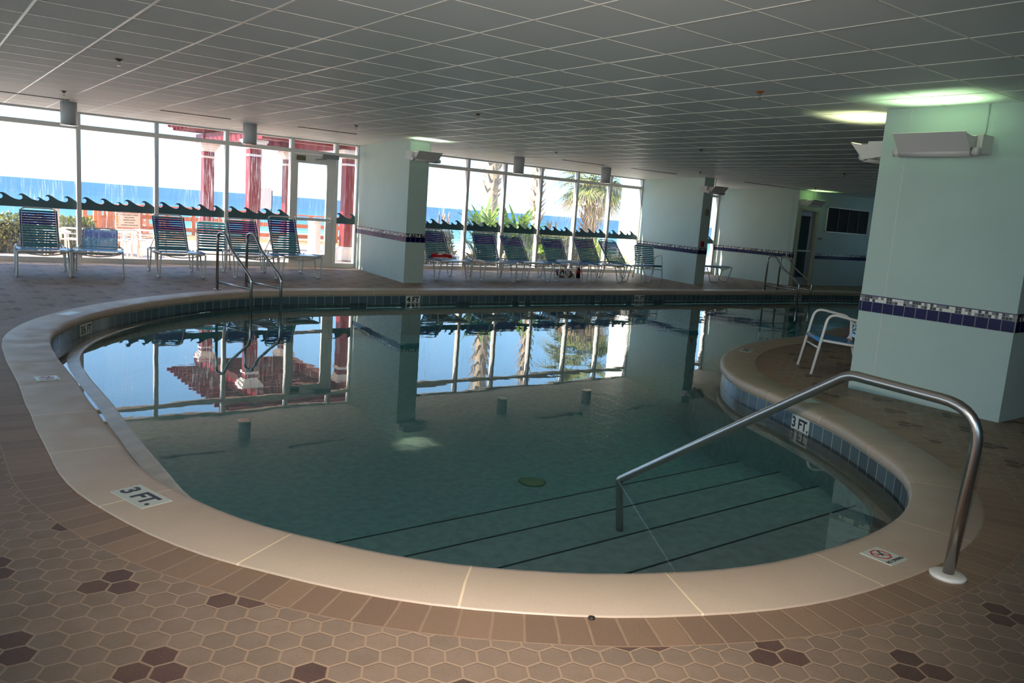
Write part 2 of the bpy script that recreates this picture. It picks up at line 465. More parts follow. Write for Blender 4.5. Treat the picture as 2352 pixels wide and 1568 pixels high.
def mat_bag():
    n = N('patterned_cloth'); v = n.n('TexVoronoi'); n.set(v, 'Vector', n.obj()); n.set(v, 'Scale', 22)
    h = n.wn(v.outputs['Color'])
    c = n.ramp(h, [(0, hx(226, 226, 226)), (.35, hx(200, 30, 60)), (.5, hx(30, 30, 60)), (.68, hx(220, 170, 30)), (.8, hx(40, 110, 80)), (.88, hx(230, 230, 230))])
    c.node.color_ramp.interpolation = 'CONSTANT'
    n.bsdf(c, .8); return n.mat
M['bag'] = mat_bag()
def mat_doorglass():
    n = N('dark_door_glass')
    tr = n.n('BsdfTransparent'); n.set(tr, 'Color', (.55, .62, .66, 1))
    gl = n.n('BsdfGlossy'); n.set(gl, 'Roughness', .02)
    m = n.n('MixShader'); n.set(m, 0, .12); n.set(m, 1, tr.outputs[0]); n.set(m, 2, gl.outputs[0])
    return n.surf(m.outputs[0])
M['doorglass'] = mat_doorglass()
def mat_emit(name, col, k):
    n = N(name); e = n.n('Emission'); n.set(e, 0, (*col, 1)); n.set(e, 1, k); return n.surf(e.outputs[0])

CEIL = 2.67
WY = 16.45
CAMZ = 1.47
SKYK, FLASHK, EXPO = 2.65, 860.0, 0.04

# ------------------------------------------------------------------ pool outline
LOOP = [(1.00,8.37),(0.97,8.07),(0.96,7.77),(0.95,7.47),(0.95,7.17),(0.95,6.87),(0.95,6.57),(0.94,6.27),(0.93,5.97),(0.93,5.67),(0.92,5.37),(0.92,5.07),(0.92,4.77),(0.92,4.47),(0.95,4.18),(1.02,3.89),(1.11,3.60),(1.23,3.33),(1.39,3.08),(1.56,2.84),(1.76,2.62),(1.99,2.43),(2.24,2.26),(2.50,2.13),(2.78,2.02),(3.07,1.95),(3.37,1.92),(3.67,1.91),(3.96,1.93),(4.26,1.98),(4.54,2.07),(4.81,2.20),(5.05,2.36),(5.27,2.57),(5.46,2.80),(5.64,3.04),(5.81,3.28),(5.96,3.54),(6.09,3.81),(6.22,4.08),(6.34,4.36),(6.45,4.63),(6.59,4.89),(6.77,5.13),(6.97,5.35),(7.20,5.55),(7.43,5.73),(7.68,5.89),(7.94,6.04),(8.21,6.17),(8.49,6.29),(8.77,6.38),(9.06,6.45),(9.36,6.51),(9.65,6.56),(9.95,6.59),(10.25,6.62),(10.54,6.67),(10.83,6.74),(11.12,6.82),(11.40,6.91),(11.69,7.00),(11.98,7.07),(12.28,7.13),(12.57,7.18),(12.87,7.22),(13.17,7.26),(13.46,7.30),(13.76,7.33),(14.06,7.37),(14.36,7.41),(14.65,7.45),(14.95,7.48),(15.25,7.50),(15.55,7.51),(15.85,7.52),(16.15,7.53),(16.45,7.54),(16.75,7.54),(17.05,7.55),(17.35,7.56),(17.65,7.57),(17.95,7.57),(18.25,7.58),(18.55,7.59),(18.85,7.61),(19.14,7.65),(19.44,7.72),(19.73,7.79),(20.02,7.87),(20.31,7.94),(20.60,8.02),(20.88,8.10),(21.15,8.21),(21.37,8.38),(21.55,8.60),(21.72,8.85),(21.88,9.11),(22.02,9.36),(22.11,9.63),(22.12,9.91),(22.07,10.20),(22.01,10.49),(21.92,10.77),(21.78,11.01),(21.57,11.20),(21.33,11.37),(21.07,11.52),(20.80,11.63),(20.51,11.70),(20.22,11.75),(19.92,11.79),(19.62,11.83),(19.32,11.85),(19.03,11.87),(18.73,11.88),(18.43,11.89),(18.13,11.90),(17.83,11.92),(17.53,11.93),(17.23,11.94),(16.93,11.95),(16.63,11.96),(16.33,11.97),(16.03,11.98),(15.73,11.99),(15.43,12.00),(15.13,12.01),(14.83,12.02),(14.53,12.03),(14.23,12.04),(13.93,12.05),(13.63,12.06),(13.33,12.07),(13.03,12.07),(12.73,12.08),(12.43,12.09),(12.13,12.09),(11.83,12.10),(11.53,12.11),(11.23,12.11),(10.93,12.12),(10.63,12.12),(10.33,12.12),(10.03,12.13),(9.73,12.13),(9.43,12.13),(9.13,12.13),(8.82,12.13),(8.52,12.14),(8.22,12.14),(7.92,12.14),(7.62,12.14),(7.32,12.13),(7.02,12.13),(6.72,12.13),(6.42,12.13),(6.12,12.12),(5.82,12.12),(5.52,12.11),(5.22,12.10),(4.92,12.08),(4.63,12.05),(4.33,12.00),(4.05,11.92),(3.77,11.80),(3.50,11.67),(3.25,11.52),(3.00,11.35),(2.76,11.17),(2.53,10.98),(2.31,10.77),(2.10,10.56),(1.90,10.33),(1.72,10.10),(1.55,9.85),(1.40,9.59),(1.27,9.33),(1.16,9.05),(1.07,8.76),(1.01,8.47)]
def up2(P):
    out = []; n = len(P)
    for i in range(n):
        p0, p1, p2, p3 = [Vector(P[(i + k) % n]) for k in (-1, 0, 1, 2)]
        out.append(p1); out.append((p0 * -1 + p1 * 9 + p2 * 9 - p3) / 16)
    return out
LP = up2(LOOP); NL = len(LP)
NRM = []
for i in range(NL):
    t = (LP[(i + 2) % NL] - LP[i - 2]).normalized(); NRM.append(Vector((t.y, -t.x)))
ARC = [0.0]
for i in range(NL): ARC.append(ARC[-1] + (LP[(i + 1) % NL] - LP[i]).length)
def near_i(x, y): return min(range(NL), key=lambda i: (LP[i].x - x) ** 2 + (LP[i].y - y) ** 2)
REF = ARC[near_i(1.73, 2.65)]
def off(i, d):
    i %= NL; p = LP[i] + NRM[i] * d; return (p.x, p.y)
def sweep(mb, prof, mi=0, vv=None, smooth=True, wfun=None, zfun=None):
    """prof: list of (offset, z) swept round the pool; uv = (arc, running length)"""
    m = len(prof); cum = [0.0]
    for a, b in zip(prof, prof[1:]): cum.append(cum[-1] + math.hypot(a[0] - b[0], a[1] - b[1]))
    if vv: cum = vv
    vs = []; fs = []; uv = []
    for i in range(NL + 1):
        for (o, z) in prof:
            oo = o if wfun is None else wfun(i % NL, o)
            x, y = off(i, oo); vs.append((x, y, z if zfun is None else z + zfun(i % NL)))
    for i in range(NL):
        u0 = ARC[i] - REF; u1 = ARC[i + 1] - REF
        for k in range(m - 1):
            fs.append((i * m + k, i * m + k + 1, (i + 1) * m + k + 1, (i + 1) * m + k))
            uv.append([(u0, cum[k]), (u0, cum[k + 1]), (u1, cum[k + 1]), (u1, cum[k])])
    mb.add(vs, fs, mi, smooth, uv); return mb

# ------------------------------------------------------------------ floor
outer_rect = [(-9, -6), (25, -6), (25, WY), (-9, WY)]
hole = [off(i, .555) for i in range(NL)]
ctr = []
tess = tessellate_polygon([[Vector((x, y, 0)) for x, y in outer_rect], [Vector((x, y, 0)) for x, y in hole]])
mb = MB(); allv = [(x, y, 0.0) for x, y in outer_rect + hole]
fs = []
for t in tess:
    a, b, c = [Vector(allv[i]) for i in t]
    fs.append(tuple(t) if (b - a).cross(c - a).z > 0 else tuple(reversed(t)))
mb.add(allv, fs)
floor = mb.build('floor', M['hex'], kind='structure')
mb = MB(); sweep(mb, [(.35, 0.0), (.555, 0.0)], vv=[0, 1], smooth=False)
mb.f = [tuple(f) for f in mb.f]
o = mb.build('brick_border', M['ring'], floor)

# ------------------------------------------------------------------ swimming pool
pool = empty('swimming_pool', (0, 0, 0), 0, 'freeform indoor swimming pool with tan concrete coping and green water', 'pool')
prof = [(.35, -.05), (.35, .004), (.345, .008), (.02, .010), (-.008, .006), (-.022, -.006), (-.028, -.022), (-.028, -.05), (-.022, -.066), (0.0, -.080)]
mb = MB(); sweep(mb, prof); mb.build('coping', M['coping'], pool)
mb = MB(); sweep(mb, [(0.0, -.08), (0.0, -.236)], vv=[-.08 + .162, -.236 + .3], smooth=True)
for k in range(len(mb.uv)):
    u = mb.uv[k]; mb.uv[k] = [(u[0][0], .236), (u[1][0], .082), (u[2][0], .082), (u[3][0], .236)]
mb.build('waterline_tiles', M['pooltile'], pool)
I_BL = near_i(2.6, 11.05); I_TAPE = near_i(5.2, 12.1); I_P = near_i(10, 6.6)
def ledge_w(i, o):
    if o > -.01: return o
    x, y = LP[i].x, LP[i].y
    w = .265
    if y > 9 and x < 6: w = .265 * max(0.0, min(1.0, (5.2 - x) / 3.6))
    elif y > 8.3 and x >= 6: w = 0.0
    elif x > 6.9: w = .33 if x < 12 else max(0, .33 * (1 - (x - 12) / 5))
    elif 4.4 < x < 6.2 and y < 4.3: w = .20
    return o / .265 * w
mb = MB(); sweep(mb, [(0.02, -.228), (-.13, -.209), (-.25, -.190), (-.265, -.197), (-.265, -.275)], smooth=False, wfun=ledge_w, zfun=lambda i: -.019 * max(0, min(1, (LP[i].x - 1.6) / .8)))
mb.build('ledge', M['ledge'], pool)
mb = MB(); sweep(mb, [(-.265, -.275), (-.266, -1.05)], smooth=True, wfun=ledge_w)
o = mb.build('basin_wall', M['plaster'], pool)
mb = MB()
fl = [off(i, .05) for i in range(NL)]
tess = tessellate_polygon([[Vector((x, y, 0)) for x, y in fl]])
vs = [(x, y, -1.0 if y > 4.9 or True else -.74) for x, y in fl]
fs = []
for t in tess:
    a, b, c = [Vector(vs[i]) for i in t]
    fs.append(tuple(t) if (b - a).cross(c - a).z > 0 else tuple(reversed(t)))
zf = -.78
vs = [(x, y, zf) for x, y, z in vs]
mb.add(vs, fs); mb.build('basin_floor', M['plaster'], pool)
ys = [(2.72, -.34), (3.26, -.44), (3.81, -.54), (4.37, -.64)]
y0 = 1.5
st = MB(); ns = MB()
for k, (y, z) in enumerate(ys):
    st.bx(.98, 6.9, y0 - .3, y, -.8, z)
    ns.bx(.98, 6.9, y - .012, y + .003, z - .012, z + .002)
st.build('steps', M['plaster'], pool); ns.build('step_edge_trim', M['nosing'], pool)
# water
wl = [off(i, .004) for i in range(NL)]
mb = MB()
tess = tessellate_polygon([[Vector((x, y, 0)) for x, y in wl]])
def orient(vs, tess):
    out = []
    for t in tess:
        a, b, c = [Vector(vs[i]) for i in t]
        out.append(tuple(t) if (b - a).cross(c - a).z > 0 else tuple(reversed(t)))
    return out
vs = [(x, y, -.205) for x, y in wl]; mb.add(vs, orient(vs, tess), 0, False)
n_ = len(wl); vs2 = vs + [(x, y, -1.2) for x, y in wl]
mb.add(vs2, [tuple(reversed([j + n_ for j in t])) for t in orient(vs, tess)] + [(i, n_ + i, n_ + (i + 1) % n_, (i + 1) % n_) for i in range(n_)], 0, False)
mb.build('water', M['water'], pool)
mb = MB(); mb.lathe([(.0, .012), (.09, .010), (.12, 0.0)], (0, 0, 0), 20)
o = mb.build('drain_cover', plain('drain_plastic', hx(206, 216, 166), .5), pool, (4.18, 5.05, -.775))

# depth markers ------------------------------------------------
def text(name, body, size, mat, parent, loc, R, ext=.0006, bold=.0, sx=1.0, align='CENTER'):
    c = bpy.data.curves.new(name, 'FONT'); c.body = body; c.size = size; c.extrude = ext; c.offset = bold
    c.align_x = align; c.align_y = 'CENTER'; c.materials.append(mat); c.resolution_u = 4
    o = bpy.data.objects.new(name, c); COL.objects.link(o)
    me = bpy.data.meshes.new_from_object(o.evaluated_get(bpy.context.evaluated_depsgraph_get()))
    bpy.data.objects.remove(o); o = bpy.data.objects.new(name, me); COL.objects.link(o)
    if not me.materials: me.materials.append(mat)
    o.parent = parent; o.matrix_local = Matrix.Translation(loc) @ R @ Matrix.Diagonal((sx, 1, 1, 1)); return o
def marker(x, y, z, xdir, up, w, h, body, label, size, group=None, bold=.004, sx=1.0):
    xd = Vector(xdir).normalized(); u = Vector(up).normalized(); nz = xd.cross(u)
    mb = MB(); mb.box((0, 0, .0015), (w, h, .003))
    o = mb.build('depth_marker', M['tilewhite'], None, label=label, cat='sign', group=group)
    o.matrix_world = Matrix.Translation((x, y, z)) @ Matrix((xd, u, nz)).transposed().to_4x4()
    text('lettering', body, size, M['ink'], o, (0, -.003, .0035), Matrix.Identity(4), bold=bold, sx=sx)
    return o
marker(.845, 3.925, .0105, (.27, -.96, 0), (.96, .27, 0), .295, .15, '3 FT.', 'white tile lettered 3 FT. set in the coping at the near left', .125)
def on_wall(x, y, z, w, h, body, label, size, **kw):
    i = near_i(x, y); p = LP[i]; n = NRM[i]; t = Vector((-n.y, n.x))      # t runs to the right seen from the water
    xd = Vector((n.y, -n.x, 0)) * -1
    xd = Vector((-n.y, n.x, 0)); nn = Vector((-n.x, -n.y, 0))
    if xd.cross(Vector((0, 0, 1))).dot(nn) < 0: xd = -xd
    return marker(p.x + nn.x * .003, p.y + nn.y * .003, z, xd, (0, 0, 1), w, h, body, label, size, **kw)
on_wall(6.11, 3.83, -.15, .27, .135, '3 FT.', 'white tile lettered 3 FT. on the pool wall behind the handrail', .125)
on_wall(7.0, 12.1, -.15, .29, .135, '4 FT', 'white tile lettered 4 FT on the far wall below the first fin', .13)
on_wall(12.6, 12.0, -.15, .29, .135, '4\u00bd FT', 'white tile lettered 4 1/2 FT on the far pool wall', .12, sx=.8)
on_wall(1.52, 9.8, -.15, .29, .135, '3\u00bd FT', 'white tile lettered 3 1/2 FT under the curved left coping', .12, sx=.8)
on_wall(18.1, 11.9, -.15, .28, .135, '5 FT', 'dim tile lettered 5 FT on the far wall near the right ladder', .12)
i = near_i(6.12, 3.8); p = off(i + 2, .2); t_ = Vector((-NRM[i].y, NRM[i].x, 0))
marker(p[0], p[1], .0105, t_ * -1, Vector((-NRM[i].x, -NRM[i].y, 0)), .29, .14, '3 FT.', 'tile lettered 3 FT. on the coping below the grab rail, half shaded', .12)

def nodive(x, y, rz, label, s=1.0):
    mb = MB(); mb.box((0, 0, .0015), (.15 * s, .155 * s, .003))
    o = mb.build('no_diving_marker', M['tilewhite'], None, (x, y, .0105), label=label, cat='sign', group='no diving tiles in the coping')
    o.rotation_euler = (0, 0, rz)
    mb = MB(); pts = [(.046 * math.cos(PI / 8 + k * PI / 4), .016 + .046 * math.sin(PI / 8 + k * PI / 4)) for k in range(8)]
    for k in range(8):
        a, b = pts[k], pts[(k + 1) % 8]; mb.bar((*a, .0036), (*b, .0036), .007, .001)
    mb.bar((-.032, .048, .0036), (.032, -.016, .0036), .006, .001)
    mb.build('prohibition_sign', M['inkred'], o)
    mb = MB(); mb.bar((.022, .042, .0042), (-.004, .002, .0042), .008, .001); mb.bar((-.026, .018, .0042), (.026, .014, .0042), .003, .001); mb.lathe([(.005, .0036), (.005, .0046)], (.026, .046, 0), 10)
    mb.build('diver_figure', M['ink'], o)
    text('lettering', 'NO DIVING', .026, M['ink'], o, (0, -.053, .0035), Matrix.Identity(4), bold=.0006)
    return o
nodive(3.60, 1.735, 0.0, 'white NO DIVING tile with red octagon beside the handrail base')
nodive(.79, 6.67, 0.05, 'small white NO DIVING tile on the left side coping')
marker(1.42, 10.0, .0105, (.62, .78, 0), (.78, -.62, 0), .28, .14, '3\u00bd FT', 'tile lettered 3 1/2 FT on the coping at the far left bend', .11, sx=.8)
marker(8.18, 5.98, .0105, (.88, .45, 0), (-.45, .88, 0), .24, .13, '3\u00bd FT', 'grey tile lettered 3 1/2 FT on the peninsula coping', .1, sx=.8)

# ------------------------------------------------------------------ shell
FIN = {1: [(7.53, 13.4), (7.95, 13.4), (8.40, WY + .1), (7.99, WY + .1)],
       2: [(15.86, 13.4), (16.22, 13.4), (17.22, WY + .1), (16.86, WY + .1)],
       3: [(19.92, 13.43), (20.3, 13.5), (20.6, WY + .1), (20.22, WY + .1)]}
def band(a, b, parent, inset=.0, z0=.775):
    """tile band along the foot line a->b, on its left hand side"""
    a = Vector((*a, 0)); b = Vector((*b, 0)); d = (b - a); L = d.length; d.normalize(); n = Vector((-d.y, d.x, 0))
    for nm, zz0, zz1, mk, th in (('navy_tiles', .775, .872, 'navy', .006), ('mosaic_tiles', .874, .926, 'mosaic', .006), ('navy_liner', .927, .936, 'navyline', .010)):
        mb = MB(); p = [a + n * th, b + n * th]
        v = [p[0] + Vector((0, 0, zz0)), p[1] + Vector((0, 0, zz0)), p[1] + Vector((0, 0, zz1)), p[0] + Vector((0, 0, zz1))]
        w = [a + Vector((0, 0, zz0)), b + Vector((0, 0, zz0)), b + Vector((0, 0, zz1)), a + Vector((0, 0, zz1))]
        z_ = zz0 if nm == 'navy_tiles' else 0; zt = zz1 if nm == 'navy_tiles' else zz1 - zz0
        mb.add(v, [(0, 3, 2, 1)], 0, False, [[(0, z_), (0, zt), (L, zt), (L, z_)]])
        mb.add(v + w, [(3, 7, 6, 2), (0, 1, 5, 4), (0, 4, 7, 3), (1, 2, 6, 5)], 0)
        mb.build(nm, M[mk], parent)
def base(a, b, parent):
    a = Vector((*a, 0)); b = Vector((*b, 0)); d = (b - a).normalized(); n = Vector((-d.y, d.x, 0))
    mb = MB(); mb.bar((a + b) / 2 * 0 + a + n * .004 + Vector((0, 0, .02)), b + n * .004 + Vector((0, 0, .02)), .012, .04)
    mb.build('base_strip', M['beige'], parent)
for k, q in FIN.items():
    mb = MB(); mb.prism(q, 0, CEIL + .02)
    w = mb.build('wall_fin', M['stucco'], kind='structure')
    if k < 3:
        band(q[0], q[3], w)                         # left side
        band(q[1], q[0], w)                         # end face
    else:
        band(q[0], q[3], w)
# back (seaward) wall to the right with the inner door
mb = MB()
D0, D1, DH = 20.05, 20.92, 2.14
mb.bx(19.93, D0, 13.43, 13.63, 0, CEIL); mb.bx(D0, D1, 13.43, 13.63, DH, CEIL); mb.bx(D1, 25.0, 13.43, 13.63, 0, CEIL)
wd = mb.build('wall_north', M['teal_stucco'], kind='structure')
band((D0 - .03, 13.43), (19.93, 13.43), wd); band((25.0, 13.43), (D1 + .07, 13.43), wd)
# solid room beyond that door
mb = MB(); mb.bx(20.6, 25, 16.3, 16.5, 0, CEIL); mb.build('wall_passage', M['teal_stucco'], kind='structure')
# left, near and right walls (outside the picture, closing the room); right wall has its own window; left and near openings added to raise ambient daylight
mb = MB(); mb.bx(-9.2, -9, -6, WY, 0, .3); mb.bx(-9.2, -9, -6, WY, 2.5, CEIL); mb.bx(-9.2, -9, -6, -4, 0, CEIL); mb.build('wall_left', M['stucco'], kind='structure')
mb = MB(); mb.bx(-9.2, -8.5, -6.2, -6, 0, CEIL); mb.bx(-8.5, 1, -6.2, -6, 0, .3); mb.bx(-8.5, 1, -6.2, -6, 2.5, CEIL); mb.bx(1, 25.2, -6.2, -6, 0, CEIL); mb.build('wall_south', M['stucco'], kind='structure')
mb = MB(); mb.bx(25, 25.2, -6, 11.2, 0, CEIL); mb.bx(25, 25.2, 11.2, 12.0, 0, .9); mb.bx(25, 25.2, 11.2, 12.0, 2.5, CEIL); mb.bx(25, 25.2, 12.0, WY, 0, CEIL)
mb.build('wall_right', M['stucco'], kind='structure')
# near column
NC = [(7.40, 2.78), (8.75, 2.78), (8.75, 4.17), (7.40, 4.17)]
mb = MB(); mb.prism(NC, 0, CEIL + .02)
nc = mb.build('column_near', M['stucco'], kind='structure')
band(NC[0], NC[3], nc); band(NC[1], NC[0], nc); band(NC[3], NC[2], nc)
mb = MB(); mb.bx(7.396, 7.40, 3.928, 3.933, .94, CEIL - .01); mb.bx(7.396, 7.40, 3.928, 3.933, .05, .77); mb.build('panel_seam', M['frame'], nc)
# ceiling
mb = MB(); mb.bx(-9.2, 25.2, -6.2, WY + .10, CEIL, CEIL + .35)
ce = mb.build('ceiling', M['ceil'], kind='structure')
mb = MB()
x = .7652 - .6096 * 16
while x < 25:
    if x > -9: mb.bx(x - .009, x + .009, -6, WY - .1, CEIL - .003, CEIL + .001)
    x += .6096
y = 2.392 - .6083 * 13
while y < WY:
    if y > -6: mb.bx(-9, 25, y - .007, y + .007, CEIL - .0025, CEIL + .001)
    y += .6083
mb.build('ceiling_grid', M['tbar'], ce)
# slot diffusers
for k, (x0, x1, y_) in enumerate([(-.3, 2.05, 14.2), (3.3, 4.4, 13.95), (5.5, 6.6, 13.75), (11.4, 12.6, 13.6), (13.4, 14.9, 13.5), (17.3, 20.2, 13.3)]):
    mb = MB(); mb.bx(x0, x1, y_ - .035, y_ + .035, CEIL - .008, CEIL)
    o = mb.build('ceiling_slot_vent', M['dark'], label=['long dark air slot in the ceiling at the far left above the first window', 'dark air slot in the ceiling left of the second cylinder light', 'dark air slot in the ceiling above the glass door', 'dark air slot in the ceiling between the two right hand cylinder lights', 'dark air slot in the ceiling left of the second wall fin', 'long dark air slot in the ceiling toward the dark inner door'][k], cat='air vent', group='linear air slots in the ceiling')

# ------------------------------------------------------------------ window walls
def window(name, x0, x1, mulls, skip=(), decal=True):
    root = empty(name, (0, 0, 0), kind='structure')
    fw = .07; d0, d1 = WY - .03, WY + .10
    mb = MB()
    mb.bx(x0, x1, d0 + .006, d1 - .006, 0, .09); mb.bx(x0, x1, d0 + .006, d1 - .006, CEIL - .03, CEIL + .01)
    xs = [x0] + mulls + [x1]
    for a, b in zip(xs, xs[1:]):
        mb.bx(a, b, d0 + .01, d1 - .01, 2.375, 2.455)
    mb.build('frame', M['frame'], root)
    for xm in xs:
        mb = MB(); mb.bx(xm - .035, xm + .035, d0, d1, 0.0, CEIL); mb.build('mullion', M['frame'], root)
    for a, b in zip(xs, xs[1:]):
        if (round(a, 2)) in skip: lo = 2.455
        else:
            mb = MB(); mb.bx(a + .03, b - .03, WY + .03, WY + .036, .09, 2.38); mb.build('pane', M['glass'], root)
        mb = MB(); mb.bx(a + .03, b - .03, WY + .03, WY + .036, 2.455, CEIL - .03); mb.build('transom_pane', M['clearglass'], root)
    return root

def decal(x0, x1, zb, zt, ph, root):
    """wave strip cut from vinyl, one crest beside another"""
    mb = MB(); y0, y1 = WY + .022, WY + .026
    base_z = zt - .115
    mb.bx(x0, x1, y0, y1, zb, base_z)
    span = .70
    def clipx(v): return min(max(v, x0), x1)
    k = int((x0 - ph) / span) - 2
    shape = [(.015, -.002), (.045, .010), (.062, .032), (.062, .058), (.050, .077), (.030, .086), (.010, .082), (-.004, .070), (.010, .098), (.040, .114), (.075, .109), (.115, .088), (.160, .056), (.205, .028), (.250, .010), (.31, -.002)]
    while ph + k * span < x1 + .3:
        b = ph + k * span
        for u, s in ((0, 1.0), (.295, .96), (.575, .52)):
            P_ = [(clipx(b + u + px * s), base_z + pz * s) for px, pz in shape]
            # triangulate as strips between hollow side and outer side
            if max(p[0] for p in P_) - min(p[0] for p in P_) < .012: continue
            t = tessellate_polygon([[Vector((p[0], p[1], 0)) for p in P_]])
            n = len(P_); vs = [(p[0], y0, p[1]) for p in P_] + [(p[0], y1, p[1]) for p in P_]
            fs = [tuple(q) for q in t] + [tuple(n + j for j in reversed(q)) for q in t] + [(i, (i + 1) % n, n + (i + 1) % n, n + i) for i in range(n)]
            mb.add(vs, fs)
        k += 1
    mb.build('wave_strip', M['decal'], root)

w1m = [-8.0, -6.69, -5.38, -4.07, -2.76, -1.45, -.14, 1.22, 2.51, 3.82, 5.13, 6.47, 7.46]
win1 = window('window_1', -9.0, 7.98, w1m, skip=(6.47,))
xs = [-9.0] + w1m + [7.98]
for a, b in zip(xs, xs[1:]):
    if round(a, 2) == 6.47: continue
    if b < -2: continue
    decal(a + .035, b - .035, .955, 1.19, a + .06, win1)
w2m = [9.68, 10.86, 11.97, 13.13, 14.37, 15.58]
win2 = window('window_2', 8.45, 16.82, w2m)
xs = [8.45] + w2m + [16.82]
for a, b in zip(xs, xs[1:]): decal(a + .035, b - .035, .955, 1.19, a + .2, win2)
win3 = window('window_3', 17.25, 20.2, [18.5, 19.5])
for a, b in ((17.25, 18.5), (18.5, 19.5), (19.5, 20.2)): decal(a + .035, b - .035, .955, 1.19, a + .1, win3)

# exterior glass door in window 1
d1 = empty('door_1', (0, 0, 0), kind='structure')
mb = MB(); a, b = 6.505, 7.425; z0, z1 = .015, 2.37; y0, y1 = WY, WY + .06
mb.bx(a, a + .10, y0, y1, z0, z1); mb.bx(b - .17, b, y0, y1, z0, z1); mb.bx(a + .10, b - .17, y0, y1, z0, .27); mb.bx(a + .10, b - .17, y0, y1, 2.18, z1)
mb.build('door_leaf', M['frame'], d1)
mb = MB(); mb.bx(a + .10, b - .17, WY + .03, WY + .036, .27, 2.18); mb.build('pane', M['glass'], d1)
mb = MB(); mb.bx(a + .03, b - .04, WY - .075, WY - .03, .985, 1.045); mb.bx(a + .03, a + .07, WY - .08, WY, .975, 1.055); mb.bx(b - .08, b - .04, WY - .08, WY, .975, 1.055)
mb.build('push_bar', M['frame'], d1)
mb = MB(); mb.bx(a + .06, a + .25, WY - .03, WY, 2.23, 2.33); mb.build('door_plate', plain('olive_plate', hx(96, 90, 70), .5), d1)
mb = MB(); mb.bx(7.13, 7.47, WY - .11, WY - .03, 2.31, 2.40); mb.bar((7.2, WY - .06, 2.30), (6.96, WY - .04, 2.27), .02, .02)
mb.build('door_closer', plain('closer_grey', hx(120, 124, 128), .4), d1)

# inner door (right)
d2 = empty('door_2', (0, 0, 0), kind='structure')
mb = MB(); y0, y1 = 13.39, 13.62
mb.bx(D0 - .05, D0 + .02, y0, y1, 0, DH + .05); mb.bx(D1 - .02, D1 + .06, y0, y1, 0, DH + .05); mb.bx(D0 + .02, D1 - .02, y0, y1, DH - .03, DH + .05)
mb.build('door_frame', plain('cream_frame', hx(178, 178, 150), .5), d2)
# leaf, slightly recessed
mb = MB(); a, b = D0 + .03, D1 - .03; y0, y1 = 13.47, 13.51
mb.bx(a, a + .09, y0, y1, .01, DH - .04); mb.bx(b - .22, b, y0, y1, .01, DH - .04); mb.bx(a + .09, b - .22, y0, y1, .01, .24); mb.bx(a + .09, b - .22, y0, y1, DH - .17, DH - .04)
mb.build('door_leaf', plain('bluegrey_leaf', hx(150, 158, 166), .4), d2)
mb = MB(); mb.bx(a + .09, b - .22, y0 + .015, y0 + .02, .24, DH - .17); mb.build('pane', M['doorglass'], d2)
mb = MB(); mb.bx(a + .02, b - .14, 13.40, 13.44, .97, 1.01); mb.build('push_bar', M['frame'], d2)

# ------------------------------------------------------------------ wall fittings
def sconce(loc, rz, label, lit=0.0, col=(.8, 1, .5), w=.62):
    """faces local -y, centred on x; mounted on the plane y=0"""
    r = empty('wall_uplight', loc, rz, label, 'wall light', 'uplights on the columns and wall ends')
    # bracket
    mb = MB(); mb.bx(-w / 2 - .05, -w / 2 - .005, -.19, -.001, -.065, .085); mb.bx(w / 2 + .005, w / 2 + .05, -.19, -.001, -.065, .085)
    mb.bx(-w / 2 - .004, w / 2 + .004, -.03, -.001, -.06, .08)
    for sx in (-1, 1):
        mb.bar((sx * (w / 2 + .028), -.10, -.045), (sx * (w / 2 + .028), -.235, -.060), .042, .05)
    mb.build('bracket', M['sconce'], r)
    for sx in (-1, 1):
        mb = MB(); Mx = Matrix.Translation((sx * (w / 2 + .03), -.235, -.06)) @ Matrix.Rotation(PI / 2, 4, 'Y')
        b0 = len(mb.v); mb.lathe([(.036, -.024), (.036, .024), (.010, .028)], (0, 0, 0), 18)
        mb.v = [tuple(Mx @ Vector(v)) for v in mb.v]
        mb.build('pivot_cap', M['sconce'], r)
    # reflector: end cheeks with a scooped top, sloping front panel and rolled lower edge
    prof = [(-.215, -.09), (-.255, -.09), (-.40, .085), (-.38, .078), (-.30, .066), (-.22, .066), (-.15, .085), (-.16, -.02)]
    mb = MB()
    for sx in (-1, 1):
        x0 = sx * (w / 2 - .004); n = len(prof)
        vs = [(x0, y, z) for y, z in prof] + [(x0 - sx * .006, y, z) for y, z in prof]
        t = tessellate_polygon([[Vector((y, z, 0)) for y, z in prof]])
        mb.add(vs, [tuple(q) for q in t] + [tuple(n + j for j in reversed(q)) for q in t] + [(i, (i + 1) % n, n + (i + 1) % n, n + i) for i in range(n)])
    mb.bar((0, -.245, -.085), (0, -.402, .088), w, .008)
    mb.bar((0, -.16, -.06), (0, -.15, .084), w - .014, .008)
    mb.bar((0, -.245, -.08), (0, -.16, -.06), w - .02, .01)
    mb.tube([(-w / 2 + .004, -.235, -.065), (w / 2 - .004, -.235, -.065)], .038, 14)
    mb.build('reflector', M['sconce'], r)
    mb = MB(); mb.bx(-w / 2 + .04, w / 2 - .04, -.27, -.20, -.018, -.008)
    mb.build('lamp_tube', mat_emit('lamp_glow', col, 5 * lit) if lit > 0 else M['whiteplastic'], r)
    mb = MB(); mb.tube([(w / 2 - .02, -.004, .08), (w / 2 - .02, -.004, CEIL - loc[2])], .007, 6)
    mb.build('conduit', M['stucco'], r)
    if lit > 0:
        L = bpy.data.lights.new('uplight_lamp', 'AREA'); L.shape = 'RECTANGLE'; L.size = w - .1; L.size_y = .05; L.energy = 5.0 * lit; L.color = col; L.spread = math.radians(104)
        lo = bpy.data.objects.new('uplight_lamp', L); COL.objects.link(lo); lo.parent = r; lo.location = (0, -.26, .0); lo.rotation_euler = (PI + math.radians(22), 0, 0)
    return r
